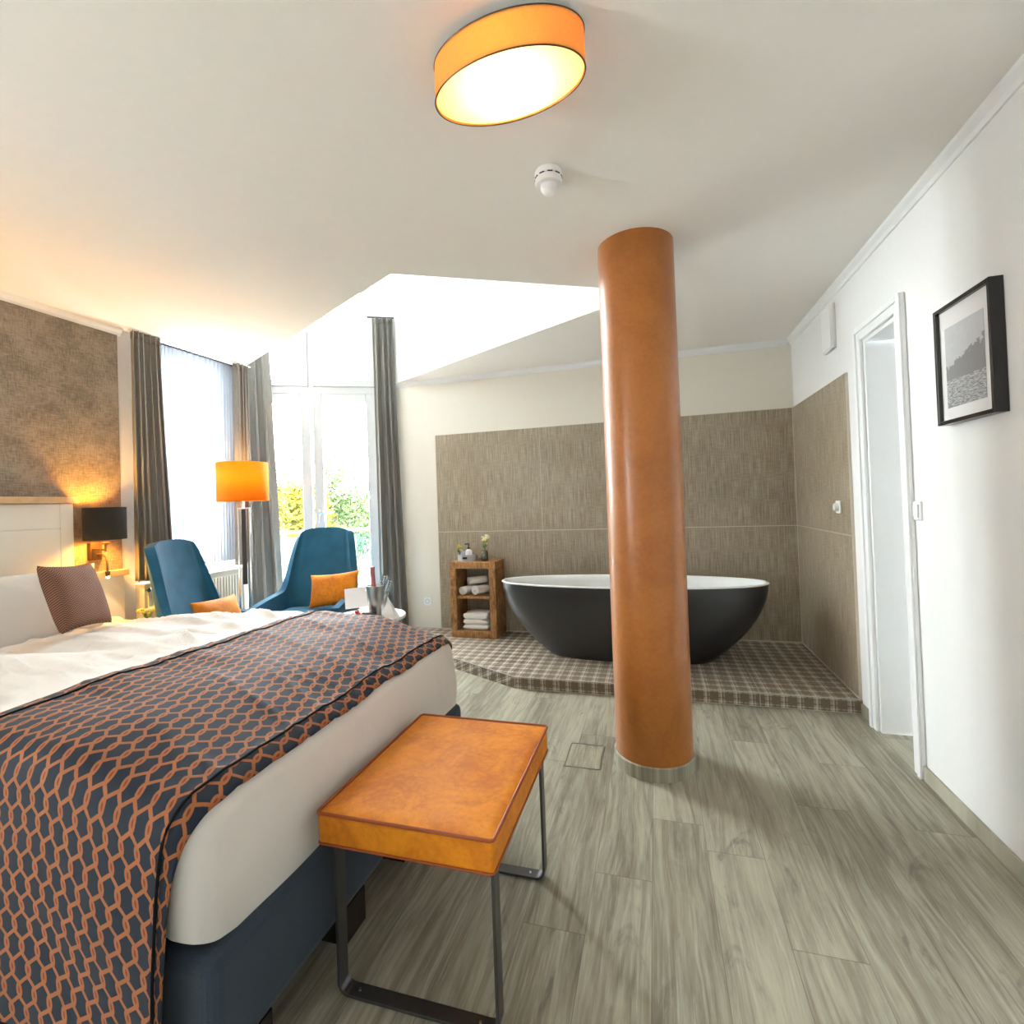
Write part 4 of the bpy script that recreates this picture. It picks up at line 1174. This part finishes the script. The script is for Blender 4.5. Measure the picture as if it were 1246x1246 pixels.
MB().lathe([(.026, 0), (.027, .12), (.024, .15), (.013, .19)], 28, mat=rt).build('glass_body', M['greenglass'], bt, smooth=True)
MB().lathe([(.0135, .185), (.014, .21), (.0145, .285), (.016, .292), (.016, .308), (.012, .311)], 24, mat=rt).build('foil_neck', M['pink_foil'], bt, smooth=True)
for k, (dx, dy, tl, hh) in enumerate(((.018, .01, 14, .25), (.034, -.01, 24, .235))):
    fl_ = thing('champagne_flute', ('clear upturned glass leaning in the bucket next to the bottle', 'clear upturned glass leaning over the right rim of the bucket')[k], 'glass', (-1.735 + dx * .3, 2.80 + dy, TZ + .007), 0, 'glasses in the ice bucket')
    fl_.rotation_euler = (0, R(tl), 0)
    MB().lathe([(.004, .10), (.012, .15), (.021, .20), (.023, hh), (.021, hh + .012), (.018, hh + .012), (.020, hh), (.018, .20), (.009, .155)], 24, closed=False).build('bowl', M['crystal'], fl_, smooth=True)
    MB().lathe([(.003, .02), (.003, .10)], 8).build('stem', M['crystal'], fl_, smooth=True)
cd = tag(MB().box(-.075, .075, -.002, .002, 0, .13).box(-.075, .075, .004, .008, 0, .125).build('greeting_card', M['paper'], None), 'folded white card standing beside the ice bucket', 'card')
cd.location = (-1.895, 2.82, TZ + .045); cd.rotation_euler = (R(-12), R(-6), R(12))
st = thing('card_stand', 'small clear stand under the white card on the table', 'card stand', (-1.895, 2.83, TZ))
MB().box(-.04, .04, -.02, .02, 0, .045).build('block', M['crystal'], st, bevel=.003)
nap = MB(); nap.add([(-.045, 0, 0), (.055, .02, 0), (.06, -.03, 0), (-.03, -.045, 0), (-.012, -.005, .13), (-.004, -.02, .128)], [(0, 1, 4), (1, 2, 5, 4), (2, 3, 5), (3, 0, 4, 5), (0, 3, 2, 1)])
tag(nap.build('napkin', M['paper'], None, solid=.003, loc=(-1.632, 2.79, TZ)), 'folded white napkin standing to the right of the bucket', 'napkin')
pl_ = thing('plate', 'small white plate with fruit in front of the bucket', 'plate', (-1.80, 2.70, TZ))
MB().lathe([(.035, 0), (.06, .006), (.075, .014), (.073, .016), (.055, .009)], 40).build('dish', M['gloss_white'], pl_, smooth=True)
frs = ((-.04, 0, 0), (-.012, -.022, 0), (.018, .01, 0), (-.015, .022, .004), (-.012, 0, .022))
fl_lab = ('strawberry at the left rim of the small plate', 'strawberry at the front of the small plate', 'strawberry at the right of the small plate', 'strawberry at the back of the small plate', 'strawberry on top of the others on the small plate')
for k, (a, b_, c) in enumerate(frs):
    f_ = thing('strawberry', fl_lab[k], 'strawberry', (-1.80 + a, 2.70 + b_, TZ + .024 + c), k, 'strawberries on the plate')
    MB().lathe([(.002, -.014), (.009, -.008), (.015, .004), (.013, .011), (.004, .014)], 16).build('fruit', M['red'], f_, smooth=True)
    MB().lathe([(.008, .013), (.002, .018)], 6).build('calyx', M['green_leaf'], f_)
tag(MB().box(-.045, .045, -.014, .014, 0, .03).build('dark_box', M['black_frame'], None, bevel=.006, loc=(-1.735, 2.715, TZ + .016), rz=R(12)), 'small black case resting on the plate beside the bucket', 'case')

# ------------------------------------------------------------------ bench
bn = thing('bench', 'orange velvet bench with dark steel legs at the foot of the bed', 'bench', (-.622, 1.375, 0))
bx0, bx1, by0, by1, bz0, bz1 = -.236, .236, -.297, .297, .398, .480
mb = MB()
def seat(u, v):
    x, y = 2 * u - 1, 2 * v - 1
    e = max(0, (1 - abs(x) ** 5)) * max(0, (1 - abs(y) ** 5))
    n = noise.noise(Vector((x * 2, y * 2.5, 0)))
    return Vector((x * .233, y * .294, bz1 - .004 + .010 * e ** .5 + .003 * n * e))
mb.grid(seat, 40, 40); mb.box(bx0, bx1, by0, by1, bz0, bz1 - .006)
mb.build('seat_pad', M['orange_velvet'], bn, smooth=True, bevel=.008, seg=3, angle=40)
def rrect(z, g=.0, r=.03, n=8):
    P = []
    for cx_, cy__, a0 in ((bx1 - r + g, by1 - r + g, 0), (bx0 + r - g, by1 - r + g, 90), (bx0 + r - g, by0 + r - g, 180), (bx1 - r + g, by0 + r - g, 270)):
        for i in range(n + 1):
            a = R(a0 + 90 * i / n); P.append((cx_ + r * math.cos(a), cy__ + r * math.sin(a), z))
    return P
MB().tube(rrect(bz1 - .003, .001, .012), .0045, 8, close=True).build('top_piping', M['orange_piping'], bn, smooth=True)
MB().tube(rrect(bz0 + .003, .001, .012), .003, 8, close=True).build('bottom_piping', M['orange_piping'], bn, smooth=True)
def legframe(y):
    x0, x1 = -.205, .224; r = .028; pth = []
    pth.append((x0, y, bz0)); pth.append((x0, y, r + .006))
    for i in range(1, 7): a = R(180 + 90 * i / 7); pth.append((x0 + r + r * math.cos(a), y, .006 + r + r * math.sin(a)))
    pth.append((x0 + r, y, .006)); pth.append((x1 - r, y, .006))
    for i in range(1, 7): a = R(270 + 90 * i / 7); pth.append((x1 - r + r * math.cos(a), y, .006 + r + r * math.sin(a)))
    pth.append((x1, y, r + .006)); pth.append((x1, y, bz0))
    l = MB().strip(pth, (0, 1, 0), .038, .008).build('leg_frame', M['steel_dark'], bn, bevel=.001)
    for xx in (x0 + .05, x1 - .05): MB().lathe([(.0045, .010), (.0035, .0125)], 10, c=(xx, y)).build('screw', M['chrome'], l)
legframe(-.255); legframe(.240)
